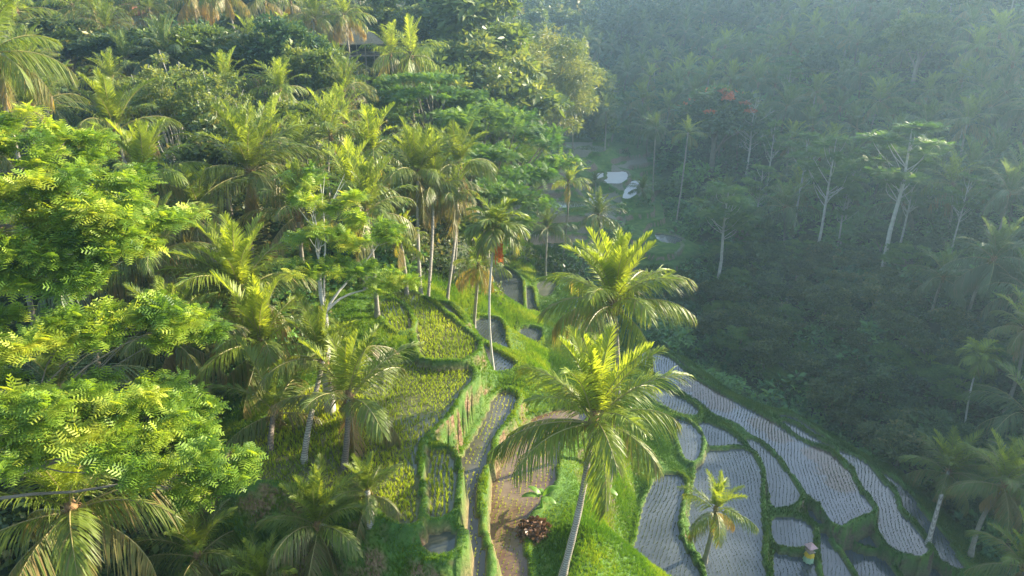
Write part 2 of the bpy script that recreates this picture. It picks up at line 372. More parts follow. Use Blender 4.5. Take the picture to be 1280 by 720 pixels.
# ------------------------------------------------------------------ terrace outlines (read off the photograph, set on level ground)
# name, level, outline, kind ('lit' green rice, 'wet' young rice on water, 'mud', 'far', 'step'), row direction px
PADDY = [
 ('P1', -36.0, [(792,432),(812,440),(835,447),(850,462),(870,478),(905,497),(925,508),(948,520),(970,532),(990,548),(1010,558),(1033,565),(1048,580),(1061,596),(1068,613),(1083,630),(1087,638),(1071,643),(1055,650),(1047,657),(1040,645),(1030,631),(1018,624),(1008,613),(996,596),(984,580),(971,564),(955,550),(938,542),(929,531),(910,524),(893,517),(880,504),(858,491),(837,478),(815,462),(795,446)], 'wet'),
 ('P2', -37.2, [(1040,560),(1058,569),(1076,577),(1089,589),(1098,603),(1111,613),(1115,624),(1116,633),(1124,645),(1138,658),(1149,673),(1156,686),(1148,692),(1133,691),(1118,686),(1109,676),(1103,664),(1099,650),(1098,634),(1088,620),(1078,606),(1075,590),(1063,577),(1047,566)], 'wet'),
 ('P3', -38.2, [(1099,591),(1116,602),(1129,614),(1140,626),(1146,640),(1160,653),(1172,662),(1182,680),(1190,696),(1202,709),(1190,708),(1180,698),(1172,684),(1160,672),(1151,658),(1138,644),(1130,632),(1129,620),(1122,608),(1108,598)], 'wet'),
 ('P4', -37.4, [(974,520),(993,524),(1018,541),(1034,552),(1022,550),(1008,542),(988,529)], 'wet'),
 ('P4b', -36.7, [(976,527),(992,533),(1010,545),(1030,556),(1042,563),(1030,560),(1010,552),(990,539)], 'wet'),
 ('P4c', -36.9, [(831,443),(846,450),(863,467),(880,478),(872,476),(855,464),(840,452)], 'wet'),
 ('P5', -38.9, [(1120,703),(1140,704),(1158,707),(1173,707),(1180,722),(1184,740),(1140,740),(1126,718)], 'wet'),
 ('P6', -37.7, [(1067,671),(1084,667),(1096,672),(1104,682),(1089,682),(1072,678)], 'wet'),
 ('P7', -38.1, [(1056,688),(1068,687),(1085,690),(1098,692),(1105,702),(1113,716),(1124,738),(1085,740),(1071,720),(1058,702)], 'wet'),
 ('P8', -36.9, [(1022,660),(1029,663),(1031,676),(1040,689),(1053,708),(1068,738),(1032,738),(1033,706),(1028,680)], 'wet'),
 ('P9', -36.6, [(1013,637),(1020,640),(1034,648),(1033,654),(1022,654),(1016,647)], 'wet'),
 ('P10', -34.9, [(876,529),(890,533),(905,540),(916,548),(926,558),(918,560),(903,561),(888,562),(885,548),(881,537)], 'wet'),
 ('P11', -35.6, [(936,549),(947,556),(955,563),(967,575),(978,591),(988,604),(997,617),(990,630),(978,633),(967,633),(968,622),(963,604),(957,587),(949,570),(941,558)], 'wet'),
 ('P12', -34.6, [(888,565),(905,566),(930,563),(938,570),(945,584),(947,598),(945,612),(946,636),(947,656),(949,671),(945,690),(950,711),(956,738),(888,738),(886,704),(876,688),(868,670),(866,650),(868,627),(872,604),(876,582)], 'wet'),
 ('P13', -33.4, [(824,599),(838,596),(851,598),(851,613),(846,630),(842,650),(843,668),(848,682),(858,698),(868,714),(874,738),(783,738),(788,718),(794,698),(802,671),(806,644),(814,620)], 'wet'),
 ('P14', -34.2, [(842,527),(853,527),(862,532),(872,543),(873,556),(869,570),(862,577),(856,566),(852,545)], 'wet'),
 ('P15', -34.6, [(800,489),(811,479),(825,486),(848,498),(865,508),(871,518),(858,519),(840,512),(822,500)], 'wet'),
 ('P17', -35.8, [(969,649),(990,650),(1004,653),(1011,661),(1012,673),(1010,684),(990,682),(971,679),(969,665)], 'wet'),
 ('P18', -36.1, [(972,692),(992,694),(1006,697),(1013,704),(1016,720),(1017,738),(975,738),(972,712)], 'wet'),
 ('T1', -21.0, [(493,367),(511,368),(526,376),(542,387),(560,403),(579,418),(590,428),(592,436),(587,444),(574,450),(551,450),(533,447),(529,432),(526,414),(521,398),(511,382),(500,373)], 'lit'),
 ('T1b', -20.95, [(472,385),(486,378),(498,383),(506,394),(510,408),(504,416),(490,405)], 'lit'),
 ('T2', -21.4, [(288,572),(300,562),(330,538),(355,512),(385,490),(430,476),(480,462),(520,457),(540,457),(569,460),(586,466),(584,478),(569,490),(561,506),(550,522),(530,540),(517,552),(513,570),(515,600),(516,630),(516,654),(500,648),(478,634),(443,619),(408,607),(361,600),(318,596),(298,588)], 'lit'),
 ('T2b', -21.75, [(531,570),(545,566),(560,570),(563,596),(561,620),(558,640),(546,645),(535,643),(533,603)], 'lit'),
 ('T2c', -22.2, [(534,668),(552,666),(562,672),(560,688),(546,690),(536,683)], 'mud'),
 ('T3', -23.9, [(622,498),(632,493),(640,495),(638,508),(629,524),(613,541),(607,560),(602,576),(594,593),(589,613),(588,640),(592,668),(600,695),(601,738),(571,738),(573,700),(575,668),(577,640),(577,613),(577,590),(583,573),(600,547),(612,524)], 'chan'),
 ('T4', -25.0, [(655,540),(672,524),(700,515),(725,512),(728,525),(706,535),(696,553),(690,575),(688,600),(680,618),(666,632),(654,645),(648,661),(646,682),(651,705),(655,738),(628,738),(624,700),(619,668),(613,645),(616,618),(622,591),(630,572),(643,556)], 'pool'),
 ('M1', -25.0, [(594,405),(604,399),(621,401),(627,413),(628,428),(633,441),(622,440),(610,428),(599,416)], 'wet'),
 ('M2', -23.4, [(600,431),(612,440),(627,448),(641,456),(636,462),(622,464),(607,460),(604,450)], 'wet'),
 ('M3', -22.0, [(545,381),(558,384),(568,396),(574,408),(564,402),(552,391)], 'mud'),
 ('M4', -28.0, [(652,413),(665,411),(675,415),(671,428),(660,437),(651,434)], 'wet'),
 ('M5', -30.3, [(604,330),(622,332),(640,341),(650,352),(650,370),(652,391),(636,389),(620,381),(610,362)], 'wet'),
 ('M6', -31.0, [(656,361),(664,361),(665,380),(672,392),(660,391),(655,377)], 'wet'),
 ('M7', -31.4, [(673,353),(693,352),(691,364),(681,373),(676,366)], 'mud'),
 ('V1', -32.0, [(755,229),(762,216),(782,214),(784,221),(775,230)], 'glint'),
 ('V2', -31.8, [(743,218),(752,216),(754,221),(746,223)], 'glint'),
 ('V3', -32.6, [(779,247),(788,227),(800,225),(794,241),(785,250)], 'glint'),
 ('V4', -32.8, [(734,247),(755,246),(755,255),(742,256)], 'glint'),
 ('V6', -30.2, [(712,199),(728,199),(737,205),(718,208)], 'far'),
 ('V7', -29.3, [(725,184),(745,183),(762,186),(752,190),(728,188)], 'far'),
 ('V8', -35.6, [(818,292),(836,294),(853,299),(846,304),(828,304)], 'wet'),
 ('V9', -32.2, [(640,254),(700,252),(731,254),(730,259),(685,261),(640,261)], 'far'),
 ('S1', -28.7, [(655,190),(690,188),(688,195),(660,198)], 'step'),
 ('S2', -29.7, [(660,207),(712,202),(704,214),(668,219)], 'step'),
 ('S3', -31.0, [(648,231),(700,229),(722,237),(655,240)], 'step'),
 ('S4', -32.8, [(645,272),(735,269),(738,278),(650,282)], 'step'),
 ('S5', -33.3, [(640,297),(732,292),(736,303),(650,309)], 'step'),
]
def expand(P, e):
    T = np.roll(P, -1, 0) - np.roll(P, 1, 0); N = norm(np.stack([T[:, 1], -T[:, 0]], 1))
    a = .5 * np.sum(P[:, 0] * np.roll(P[:, 1], -1) - P[:, 1] * np.roll(P[:, 0], -1))
    return P + N * (e if a > 0 else -e)
def chaikin(P, k=2):
    P = np.asarray(P, float)
    for _ in range(k):
        N = np.roll(P, -1, 0)
        P = np.stack([P * .78 + N * .22, P * .22 + N * .78], 1).reshape(-1, 2)
    return P
paddies = []
for nm, lv, pts, kd in PADDY:
    if kd == 'glint' or nm in ('V6', 'V7'):
        g_ = np.random.default_rng(len(nm) + int(-lv * 10)); q_ = np.repeat(np.array(pts, float), 2, 0); q_[1::2] = (q_[1::2] + np.roll(q_[::2], -1, 0)) / 2; pts = [tuple(v) for v in q_ + g_.normal(0, 1, q_.shape) * [1.6, .8]]
    Wp = expand(chaikin([U(x, y, z=lv)[:2] for x, y in pts], 2), .30 if kd != 'step' else 0)
    paddies.append(dict(name=nm, z=lv, P=Wp, kind=kd))

# ------------------------------------------------------------------ terrain
def pix(x, y, z): return tuple(U(x, y, z=z))
CTRL = [  # world points (x, y, z) of the bare ground
 # left lit hillside
 (-6, 61, -20.6), (-4, 66, -21.5), (-12, 55, -20.8), (-22, 50, -19.5), (-30, 42, -22), (-19, 33, -23), (-24, 25, -28), (-14, 25.5, -29.5), (-9, 26, -29.5), (-10, 23, -31), (-6, 22, -31), (-19, 27, -28.5), (0, 20.5, -28), (-34, 20, -25), (-20, 12, -30), (0, 5, -34),
 (-10, 72, -20), (-5, 90, -20.5), (-12, 100, -17), (-25, 80, -16), (-45, 62, -17), (-40, 95, -12.5), (-26, 127, -9), (-64, 124, -5), (-50, 40, -20), (-90, 60, -10), (-110, 110, 0), (-20, 130, -10), (-8, 150, -16), (-60, 190, 6), (-22, 200, -2), (-24, 260, 12), (-100, 300, 45), (-180, 200, 35), (-170, 60, 5), (-150, -60, 0), (-50, -30, -28),
 # ridge with the tall palm
 tuple(U(703, 697, z=-22.6)), tuple(U(735, 650, z=-23.4)), tuple(U(700, 735, z=-22.4)), tuple(U(765, 600, z=-25.5)), tuple(U(770, 720, z=-24.6)), tuple(U(800, 560, z=-28.5)), tuple(U(740, 590, z=-25.8)), tuple(U(715, 560, z=-26.2)), tuple(U(770, 540, z=-29)),
 tuple(U(690, 470, z=-27)), tuple(U(720, 440, z=-29.5)), tuple(U(660, 455, z=-25.5)), tuple(U(590, 390, z=-24)), tuple(U(700, 400, z=-30.5)), tuple(U(640, 405, z=-27.5)), tuple(U(560, 370, z=-22)), tuple(U(600, 340, z=-25)),
 tuple(U(628, 318, z=-29)), tuple(U(690, 322, z=-32.5)), tuple(U(760, 330, z=-35)), tuple(U(640, 178, z=-27)), tuple(U(615, 235, z=-26.5)),
 # river line along the foot of the shaded slope
 (38.7, 49, -42), (33, 58, -41.5), (26.5, 68, -41), (22.5, 78, -40.6), (24, 95, -40), (29, 112, -39), (31, 130, -37), (31, 150, -34.5), (27, 180, -30), (20, 220, -24), (10, 300, -12), (12, 400, 2), (20, 600, 25), (52, 30, -43.5), (65, 5, -46), (85, -40, -50), (15, 10, -38), (30, 20, -41), (20, -30, -42),
 # shaded right hillside
 (43, 56, -38.5), (47, 58, -35.5), (50, 71, -33), (51, 91, -34), (45, 97, -36), (32, 92.5, -38), (60, 60, -28), (75, 62, -19), (66, 82, -26), (90, 95, -14), (60, 115, -29), (80, 130, -18), (48, 140, -28), (104, 122, 6), (110, 72, 7), (120, 40, 9), (60, 20, -33), (85, 10, -24), (130, 0, 10), (150, 100, 24), (120, 170, 14), (90, 175, -5), (60, 190, -17), (90, 240, 8), (50, 260, -7), (160, 200, 36), (210, 120, 42), (220, 0, 40), (140, 300, 42), (70, 340, 20), (260, 260, 70), (250, 500, 90), (80, 550, 60), (-60, 500, 70), (-30, 380, 40), (150, -120, 10),
 (400, 100, 90), (400, 500, 140), (100, 900, 150), (-200, 800, 150), (-400, 300, 90), (-400, -100, 30), (0, -150, -40), (400, -150, 60),
]
CT = list(CTRL)
CT = np.array(CT, float)
CT[:, 2] = np.where(CT[:, 2] > 24, 24 + (CT[:, 2] - 24) * .12, CT[:, 2])
def rbf_fit(P, z, lam=2.0):
    n = len(P); d = np.linalg.norm(P[:, None] - P[None], axis=2)
    K = d + 0.0
    A = np.zeros((n + 3, n + 3)); A[:n, :n] = K - lam * np.eye(n); A[:n, n] = 1; A[:n, n + 1:] = P; A[n, :n] = 1; A[n + 1:, :n] = P.T
    b = np.zeros(n + 3); b[:n] = z
    return np.linalg.solve(A, b)
padc = []
for p in paddies:
    for q in p['P'][::12]: padc.append((q[0], q[1], p['z'] + .1))
CT = np.concatenate([CT, np.array(padc)])
cf = rbf_fit(CT[:, :2], CT[:, 2], .6)
def rbf(x, y):
    sh = x.shape; P = np.stack([x.ravel(), y.ravel()], 1); o = np.zeros(len(P))
    for i in range(0, len(P), 20000):
        q = P[i:i + 20000]
        o[i:i + 20000] = np.linalg.norm(q[:, None] - CT[None, :, :2], axis=2) @ cf[:len(CT)] + cf[len(CT)] + q @ cf[len(CT) + 1:]
    return o.reshape(sh)
def spread(a, b, step, lo, hi, g=1.07):
    mid = list(np.arange(a, b, step)); l = []; x = a; s = step
    while x > lo: s *= g; x -= s; l.append(x)
    r = []; x = mid[-1]; s = step
    while x < hi: s *= g; x += s; r.append(x)
    return np.array(l[::-1] + mid + r)
gx = spread(-22, 48, .22, -420, 420)
gy = np.concatenate([spread(17, 84, .22, -160, 84.2, 1.024), np.arange(84.4, 165, .42), 165 + np.cumsum(.42 * 1.03 ** np.arange(1, 140))]); gy = gy[gy < 920]
GX, GY = np.meshgrid(gx, gy)
BASE = rbf(GX, GY)
# value noise for natural unevenness
def vnoise(x, y, s, seed):
    g = np.random.default_rng(seed).random((256, 256)); xi = x / s; yi = y / s
    x0 = np.floor(xi).astype(int); y0 = np.floor(yi).astype(int); fx = xi - x0; fy = yi - y0
    fx = fx * fx * (3 - 2 * fx); fy = fy * fy * (3 - 2 * fy)
    a = g[y0 % 256, x0 % 256]; b = g[y0 % 256, (x0 + 1) % 256]; c = g[(y0 + 1) % 256, x0 % 256]; d = g[(y0 + 1) % 256, (x0 + 1) % 256]
    return (a * (1 - fx) + b * fx) * (1 - fy) + (c * (1 - fx) + d * fx) * fy - .5
def sdist(X, Y, P):
    A = P; B = np.roll(P, -1, 0); d = np.full(X.shape, 1e9); ins = np.zeros(X.shape, bool)
    for a, b in zip(A, B):
        e = b - a; t = np.clip(((X - a[0]) * e[0] + (Y - a[1]) * e[1]) / (e @ e + 1e-12), 0, 1)
        d = np.minimum(d, (X - a[0] - t * e[0]) ** 2 + (Y - a[1] - t * e[1]) ** 2)
        c = ((a[1] > Y) != (b[1] > Y))
        with np.errstate(divide='ignore', invalid='ignore'):
            xi = a[0] + (Y - a[1]) / (b[1] - a[1] + 1e-15) * e[0]
        ins ^= c & (X < xi)
    d = np.sqrt(d); return np.where(ins, -d, d)
far = np.clip((np.hypot(GX, GY) - 40) / 120, 0, 1)
BASE = BASE + vnoise(GX, GY, 6, 1) * (.9 + 2.0 * far) + vnoise(GX, GY, 2.2, 2) * .45 + vnoise(GX, GY, 25, 3) * 6 * far
# old stepped terraces up the shaded valley floor
qs = 1.15; qz = BASE / qs; fr_ = qz - np.floor(qz); stepz = (np.floor(qz) + np.clip((fr_ - .94) / .06, 0, 1)) * qs
tm_ = np.clip(1 - np.abs(GX - (8 + (GY - 95) * .10)) / 22, 0, 1) * np.clip((GY - 84) / 8, 0, 1) * np.clip((215 - GY) / 20, 0, 1); tm_ = np.clip(tm_ * 4, 0, 1)
BASE = BASE * (1 - tm_) + stepz * tm_
num = BASE * .16; den = np.full(GX.shape, .16); DMIN = np.full(GX.shape, 50.)
wob = vnoise(GX, GY, 1.4, 5) * .22 + vnoise(GX, GY, .6, 6) * .12
sub = {}
for p in paddies:
    lo = p['P'].min(0) - 7; hi = p['P'].max(0) + 7
    i0, i1 = np.searchsorted(gx, [lo[0], hi[0]]); j0, j1 = np.searchsorted(gy, [lo[1], hi[1]])
    sl_ = (slice(j0, j1), slice(i0, i1)); d = sdist(GX[sl_], GY[sl_], p['P'])
    p['sl'] = sl_; p['d'] = d
    rg = 3.2 if p['name'] in ('T2', 'T2b', 'T2c') else 7.0
    wgt = 1 / np.maximum(d, .3) ** 2.2 * np.clip(1 - d / rg, 0, 1) ** 1.5
    num[sl_] += wgt * (p['z'] + .05); den[sl_] += wgt
    DMIN[sl_] = np.minimum(DMIN[sl_], d)
Z = num / den
bund = np.zeros(GX.shape); INN = np.zeros(GX.shape, bool)
for p in sorted(paddies, key=lambda q: q['z']):
    d = p['d']; sl_ = p['sl']; z = Z[sl_]; bw = {'lit': .40, 'chan': .42, 'pool': .42, 'wet': .36}.get(p['kind'], .6) + wob[sl_] * .6
    bh = .26 + wob[sl_] * .35
    prof = np.clip(1 - np.abs((d - bw * .55) / (bw * .75)) ** 3, 0, 1)
    on = (d > 0) & (d < bw * 1.15)
    z[on] = np.maximum(z[on] if False else p['z'] - .1, p['z'] + bh[on] * prof[on])
    z[d <= 0] = p['z'] - .12
    b_ = bund[sl_]; b_[on] = 1; b_[d <= 0] = 0; i_ = INN[sl_]; i_[on] = False; i_[d <= 0] = True
DMIN = np.where(INN, DMIN, np.maximum(DMIN, .06))
ny, nx = Z.shape
V = np.stack([GX.ravel(), GY.ravel(), Z.ravel()], 1)
I = np.arange(nx * ny).reshape(ny, nx)
Q = np.stack([I[:-1, :-1], I[:-1, 1:], I[1:, 1:], I[1:, :-1]], 2).reshape(-1, 4)
mb = MB(); mb.add(V, Q)
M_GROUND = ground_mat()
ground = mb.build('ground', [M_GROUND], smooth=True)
tag(ground, 'steep valley ground with stepped terraces, grassy banks and dark forest floor', None, None, 'structure')
# zone colour: R = grassy, G = bare mud floor, B = warm earth
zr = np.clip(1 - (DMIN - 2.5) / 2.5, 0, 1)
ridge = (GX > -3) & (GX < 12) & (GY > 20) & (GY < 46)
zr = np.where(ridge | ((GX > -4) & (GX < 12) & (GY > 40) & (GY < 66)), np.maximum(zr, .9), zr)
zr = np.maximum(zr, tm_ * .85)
zg = INN.astype(float) * .9
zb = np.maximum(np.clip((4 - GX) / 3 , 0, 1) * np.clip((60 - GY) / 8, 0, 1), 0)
lvl = np.floor(GY / 9 + vnoise(GX, GY, 30, 61) * 6) + 17 * np.floor(qz) + 5 * np.floor(GX / 9 + vnoise(GX, GY, 12, 60) * 2)
zb = np.where(tm_ > .5, (np.mod(lvl * 7.31, 3.0) < .5) * 1.0, zb)
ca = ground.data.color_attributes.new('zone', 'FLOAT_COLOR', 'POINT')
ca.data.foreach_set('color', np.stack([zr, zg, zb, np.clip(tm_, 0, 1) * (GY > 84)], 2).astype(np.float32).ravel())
def samp(A, x, y):
    x = np.clip(np.asarray(x, float), gx[0] + 1e-3, gx[-1] - 1e-3); y = np.clip(np.asarray(y, float), gy[0] + 1e-3, gy[-1] - 1e-3)
    i = np.searchsorted(gx, x) - 1; j = np.searchsorted(gy, y) - 1
    fx = (x - gx[i]) / (gx[i + 1] - gx[i]); fy = (y - gy[j]) / (gy[j + 1] - gy[j])
    return (A[j, i] * (1 - fx) + A[j, i + 1] * fx) * (1 - fy) + (A[j + 1, i] * (1 - fx) + A[j + 1, i + 1] * fx) * fy
def gz(x, y): return samp(Z, x, y)
GYg, GXg = np.gradient(Z, gy, gx)
NZ = 1 / np.sqrt(1 + GYg ** 2 + GXg ** 2)

# ------------------------------------------------------------------ water in the paddies
blobs = [(*U(x, y, z=-36.0), r) for x, y, r in ((885, 492, 3.0), (868, 482, 2.6), (900, 505, 2.4), (955, 530, 2.2), (972, 545, 1.8), (1030, 572, 2.2), (1045, 590, 2.4), (1048, 605, 2.0), (1022, 568, 2.))]
WM = {
 'wet': water_mat('paddy_water', (.05, .06, .068), (.085, .098, .11)),
 'P1': water_mat('paddy_water_mud', (.06, .072, .09), (.10, .112, .13), blobs),
 'lit': water_mat('rice_mud_water', (.08, .085, .035), (.15, .15, .07)),
 'chan': water_mat('channel_water', (.055, .055, .045), (.12, .11, .085)),
 'pool': water_mat('brown_pool_water', (.11, .06, .035), (.20, .145, .085)),
 'mud': water_mat('mud_pool_water', (.06, .07, .05), (.13, .13, .10)),
 'glint': water_mat('painted_glint_water', (.74, .76, .78), (.82, .83, .84), None, .18),  # sky reflection on the far ponds put into a near-white base colour
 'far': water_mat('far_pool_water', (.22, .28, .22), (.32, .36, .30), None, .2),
}
WLAB = {'wet': 'shallow water', 'lit': 'muddy water', 'chan': 'channel water', 'pool': 'brown pool', 'mud': 'dark pool', 'glint': 'pool with painted sky glint', 'far': 'distant pool'}
import mathutils
for p in paddies:
    if p['kind'] == 'step': continue
    P = expand(p['P'], .2)
    tri = mathutils.geometry.tessellate_polygon([[Vector((a, b, 0)) for a, b in P]])
    me = bpy.data.meshes.new('paddy_water')
    me.from_pydata([(a, b, p['z']) for a, b in P], [], [tuple(t) for t in tri])
    me.materials.append(WM['P1'] if p['name'] == 'P1' else WM[p['kind']])
    for pl in me.polygons:
        if pl.normal.z < 0: pl.flip()
    tag(link('water', me), None, None, None, 'structure')

# ------------------------------------------------------------------ rice seedlings, in planted rows
def inside(X, Y, P): return sdist(X, Y, P)
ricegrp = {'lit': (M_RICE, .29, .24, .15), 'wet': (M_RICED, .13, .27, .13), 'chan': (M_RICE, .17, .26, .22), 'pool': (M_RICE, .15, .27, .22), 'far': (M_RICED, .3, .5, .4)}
ricelab = {'lit': ('rows of knee-high yellow-green rice on the sunlit terraces', 'rice'), 'wet': ('faint rows of young rice standing in the shaded pale water', 'rice'),
           'chan': ('sparse rice seedlings in the narrow channel paddy', 'rice'), 'pool': ('small yellow seedlings scattered over the brown pool', 'rice'), 'far': ('rice on the distant valley terraces', 'rice')}
acc = {k: MB() for k in ricegrp}
for p in paddies:
    if p['kind'] not in ricegrp: continue
    mat, hgt, rs, ps = ricegrp[p['kind']]
    P = p['P']; c = P.mean(0); ext = np.abs(P - c).max() * 1.5
    # rows run along the longer side in most plots
    dP = P - c; ev, evec = np.linalg.eigh(dP.T @ dP); ax = evec[:, 1]
    ang = math.atan2(ax[1], ax[0])
    if p['kind'] == 'wet': ang = radians(74) + rng.normal(0, .10)
    if p['name'] == 'T1': ang = radians(8)
    if p['name'] == 'T2': ang = radians(62)
    a, b = np.meshgrid(np.arange(-ext, ext, rs), np.arange(-ext, ext, ps))
    a = a + .22 * np.sin(b * .35 + rng.uniform(0, 6)) + .05 * np.sin(b * 1.3) + .25 * vnoise(a + 50, b + 50, 5, 9)
    a = a + rng.normal(0, .02, a.shape); b = b + rng.normal(0, .04, b.shape)
    X = c[0] - a * sin(ang) + b * cos(ang); Y = c[1] + a * cos(ang) + b * sin(ang)
    X = X.ravel(); Y = Y.ravel()
    d = inside(X, Y, P); zz = gz(X, Y)
    k = (d < -.15) & (zz < p['z'] + .02) & (rng.random(len(X)) > .05 + .18 * (vnoise(X + 99, Y + 99, 2.5, 12) > .22))
    if p['kind'] in ('pool', 'chan'): k &= rng.random(len(X)) > .08 + .6 * np.clip(vnoise(X + 5, Y + 7, 3.0, 14), 0, .6)
    X = X[k]; Y = Y[k]; n = len(X)
    az = rng.uniform(0, 2 * pi, n); Xd = np.stack([np.cos(az), np.sin(az), np.zeros(n)], 1); M = frames(Xd, np.tile([0, 0, 1.], (n, 1)))
    hv = hgt * rng.uniform(.7, 1.25, n) * (1 + .5 * vnoise(X + 9, Y + 9, 4, 3))
    pick = rng.integers(0, 3, n)
    rr = np.clip(.5 + vnoise(X, Y, 3.5, 20) * 1.0 + rng.normal(0, .12, n), 0, 1)
    for q in range(3):
        s_ = pick == q
        scatter(acc[p['kind']], RICE[q], np.stack([X[s_], Y[s_], np.full(s_.sum(), p['z'] - .03)], 1), M[s_], hv[s_], 0, rr[s_])
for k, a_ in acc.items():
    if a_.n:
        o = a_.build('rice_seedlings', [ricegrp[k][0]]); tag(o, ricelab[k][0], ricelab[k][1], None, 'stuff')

# ------------------------------------------------------------------ grass on bunds and banks
def grass(name, label, mat, X, Y, h, r, lay=0.25):
    n = len(X); az = rng.uniform(0, 2 * pi, n)
    M = frames(np.stack([np.cos(az), np.sin(az), np.zeros(n)], 1), np.stack([rng.normal(0, lay, n), rng.normal(0, lay, n), np.ones(n)], 1))
    # frames() keeps X, re-square so the blades lean a little
    mb = MB(); pick = rng.integers(0, 3, n)
    for q in range(3):
        s_ = pick == q
        scatter(mb, TUF[q], np.stack([X[s_], Y[s_], gz(X[s_], Y[s_]) - .03], 1), M[s_], h[s_], 0, r[s_])
    o = mb.build(name, [mat]); tag(o, label, 'grass', None, 'stuff')
n = 2400000
X = rng.uniform(-24, 50, n); Y = rng.uniform(18, 100, n)
px, py, t = PR(X, Y, gz(X, Y))
vis = (px > -60) & (px < 1340) & (py < 780)
dm = samp(DMIN, X, Y); zrr = samp(zr, X, Y); nzv = samp(NZ, X, Y); bd = samp(bund, X, Y)
dens = np.where(bd > .5, 1.0, np.where(dm < .0, 0, zrr * .75)) * np.where(nzv < .55, .8, 1) * np.clip(42 / t, .3, 1.0)
dens = dens * .55 / np.clip(nzv, .3, 1)
k = vis & (rng.random(n) < dens) & (dm > .03)
X = X[k]; Y = Y[k]; nzv = nzv[k]; t = t[k]; bd = bd[k]
sunny = (-41 + .405 * (.86 * X + .51 * Y) < gz(X, Y) + 1) | (X < 6)
hh = np.where(bd > .5, .11, .13 + .11 * np.clip((dm[k] - .5) / 2, 0, 1)) * rng.uniform(.6, 1.35, len(X)) * (1 + 1.0 * np.clip(vnoise(X + 30, Y + 30, 1.6, 31), -.4, .5)) * np.clip(t / 38, 1, 1.5)
rr = np.clip(.5 + vnoise(X, Y, 2.0, 30) * .9 + rng.normal(0, .15, len(X)), 0, 1)
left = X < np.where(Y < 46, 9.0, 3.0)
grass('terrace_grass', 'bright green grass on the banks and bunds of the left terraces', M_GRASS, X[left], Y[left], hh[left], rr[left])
grass('terrace_grass', 'grass with shade toned into its green on the winding bunds of the lower terraces', M_GRASSD, X[~left], Y[~left], hh[~left], rr[~left])
print('grass tufts', len(X))
# ------------------------------------------------------------------ palms
def frond_arrays(L, e0, curl, npair, seed, age, wl=.05, segs=3, lf=1.0, lodw=1.0):
    g = np.random.default_rng(seed)
    N = 14; s = np.linspace(0, 1, N); th = e0 - curl * s ** 1.5
    ds = L / (N - 1)
    x = np.concatenate([[0], np.cumsum(np.cos((th[1:] + th[:-1]) / 2) * ds)]); z = np.concatenate([[0], np.cumsum(np.sin((th[1:] + th[:-1]) / 2) * ds)])
    yaw = g.uniform(-.12, .12) * L; y = yaw * s ** 2
    C = np.stack([x, y, z], 1)
    twist = g.uniform(-.5, .5) * age
    u = np.repeat(np.linspace(.13, .995, npair), 2) + g.normal(0, .15 / npair, npair * 2); u = np.clip(u, .1, 1)
    side = np.tile([-1., 1.], npair); n = npair * 2
    keep = g.random(n) > .03 + .10 * age; u = u[keep]; side = side[keep]; n = len(u)
    P = np.stack([np.interp(u, s, C[:, k]) for k in range(3)], 1)
    T = norm(np.stack([np.interp(u, s, np.gradient(C[:, k], s)) for k in range(3)], 1))
    Sv = norm(np.cross(T, [0, 0, 1.]) + 1e-6); Nn = norm(np.cross(Sv, T))
    ct, st = np.cos(twist * u)[:, None], np.sin(twist * u)[:, None]
    Sv, Nn = Sv * ct + Nn * st, Nn * ct - Sv * st
    phi = radians(28) + radians(42) * u + g.normal(0, .09, n)
    lift = np.interp(age, [0, .35, .7, 1], [.55, .15, -.45, -.8]) + g.normal(0, .14, n)
    d = Sv * (side * np.cos(phi))[:, None] + T * np.sin(phi)[:, None]
    d = norm(d * np.cos(lift)[:, None] + Nn * np.sin(lift)[:, None])
    ln = L * .27 * lf * np.sin(pi * np.clip(.14 + .80 * u, 0, 1)) ** .65 * g.uniform(.85, 1.1, n)
    droop = np.interp(age, [0, .4, 1], [.15, .55, 1.0]) * g.uniform(.7, 1.3, n)
    wv = norm(T - d * np.sum(T * d, 1)[:, None])
    q = np.linspace(0, 1, segs + 1); wq = np.interp(q, [0, .25, .7, 1], [.55, 1, .8, .08]) * wl * lodw
    Vs = []
    for a, wa in zip(q, wq):
        c = P + d * (ln * a)[:, None]; c = c.copy(); c[:, 2] -= ln * droop * a ** 2
        Vs += [c - wv * wa / 2, c + wv * wa / 2]
    Vv = np.stack(Vs, 1)                                # n, 2(segs+1), 3
    Qv = []
    for k in range(segs): Qv.append([2 * k, 2 * k + 1, 2 * k + 3, 2 * k + 2])
    Qv = np.array(Qv)[None] + (np.arange(n) * 2 * (segs + 1))[:, None, None]
    col = np.clip(np.interp(age, [0, .3, .7, 1], [.10, .36, .60, .9]) + g.normal(0, .07, n) + (g.random(n) < .06) * .25 + .1 * (u > .9), 0, 1)
    V1, Q1 = tube(C, np.linspace(.045, .008, N) * (L / 4.5), 4)
    Vv = Vv.reshape(-1, 3); Qv = Qv.reshape(-1, 4)
    return Vv, Qv, np.repeat(col, segs), V1, Q1
def add_frond(mb, fr, M, off, rsh=0.0):
    Vv, Qv, col, V1, Q1 = fr
    mb.add(Vv @ M.T + off, Qv, 0, col + rsh); mb.add(V1 @ M.T + off, Q1, 1, .4)
def rotz(a): return np.array([[cos(a), -sin(a), 0], [sin(a), cos(a), 0], [0, 0, 1.]])

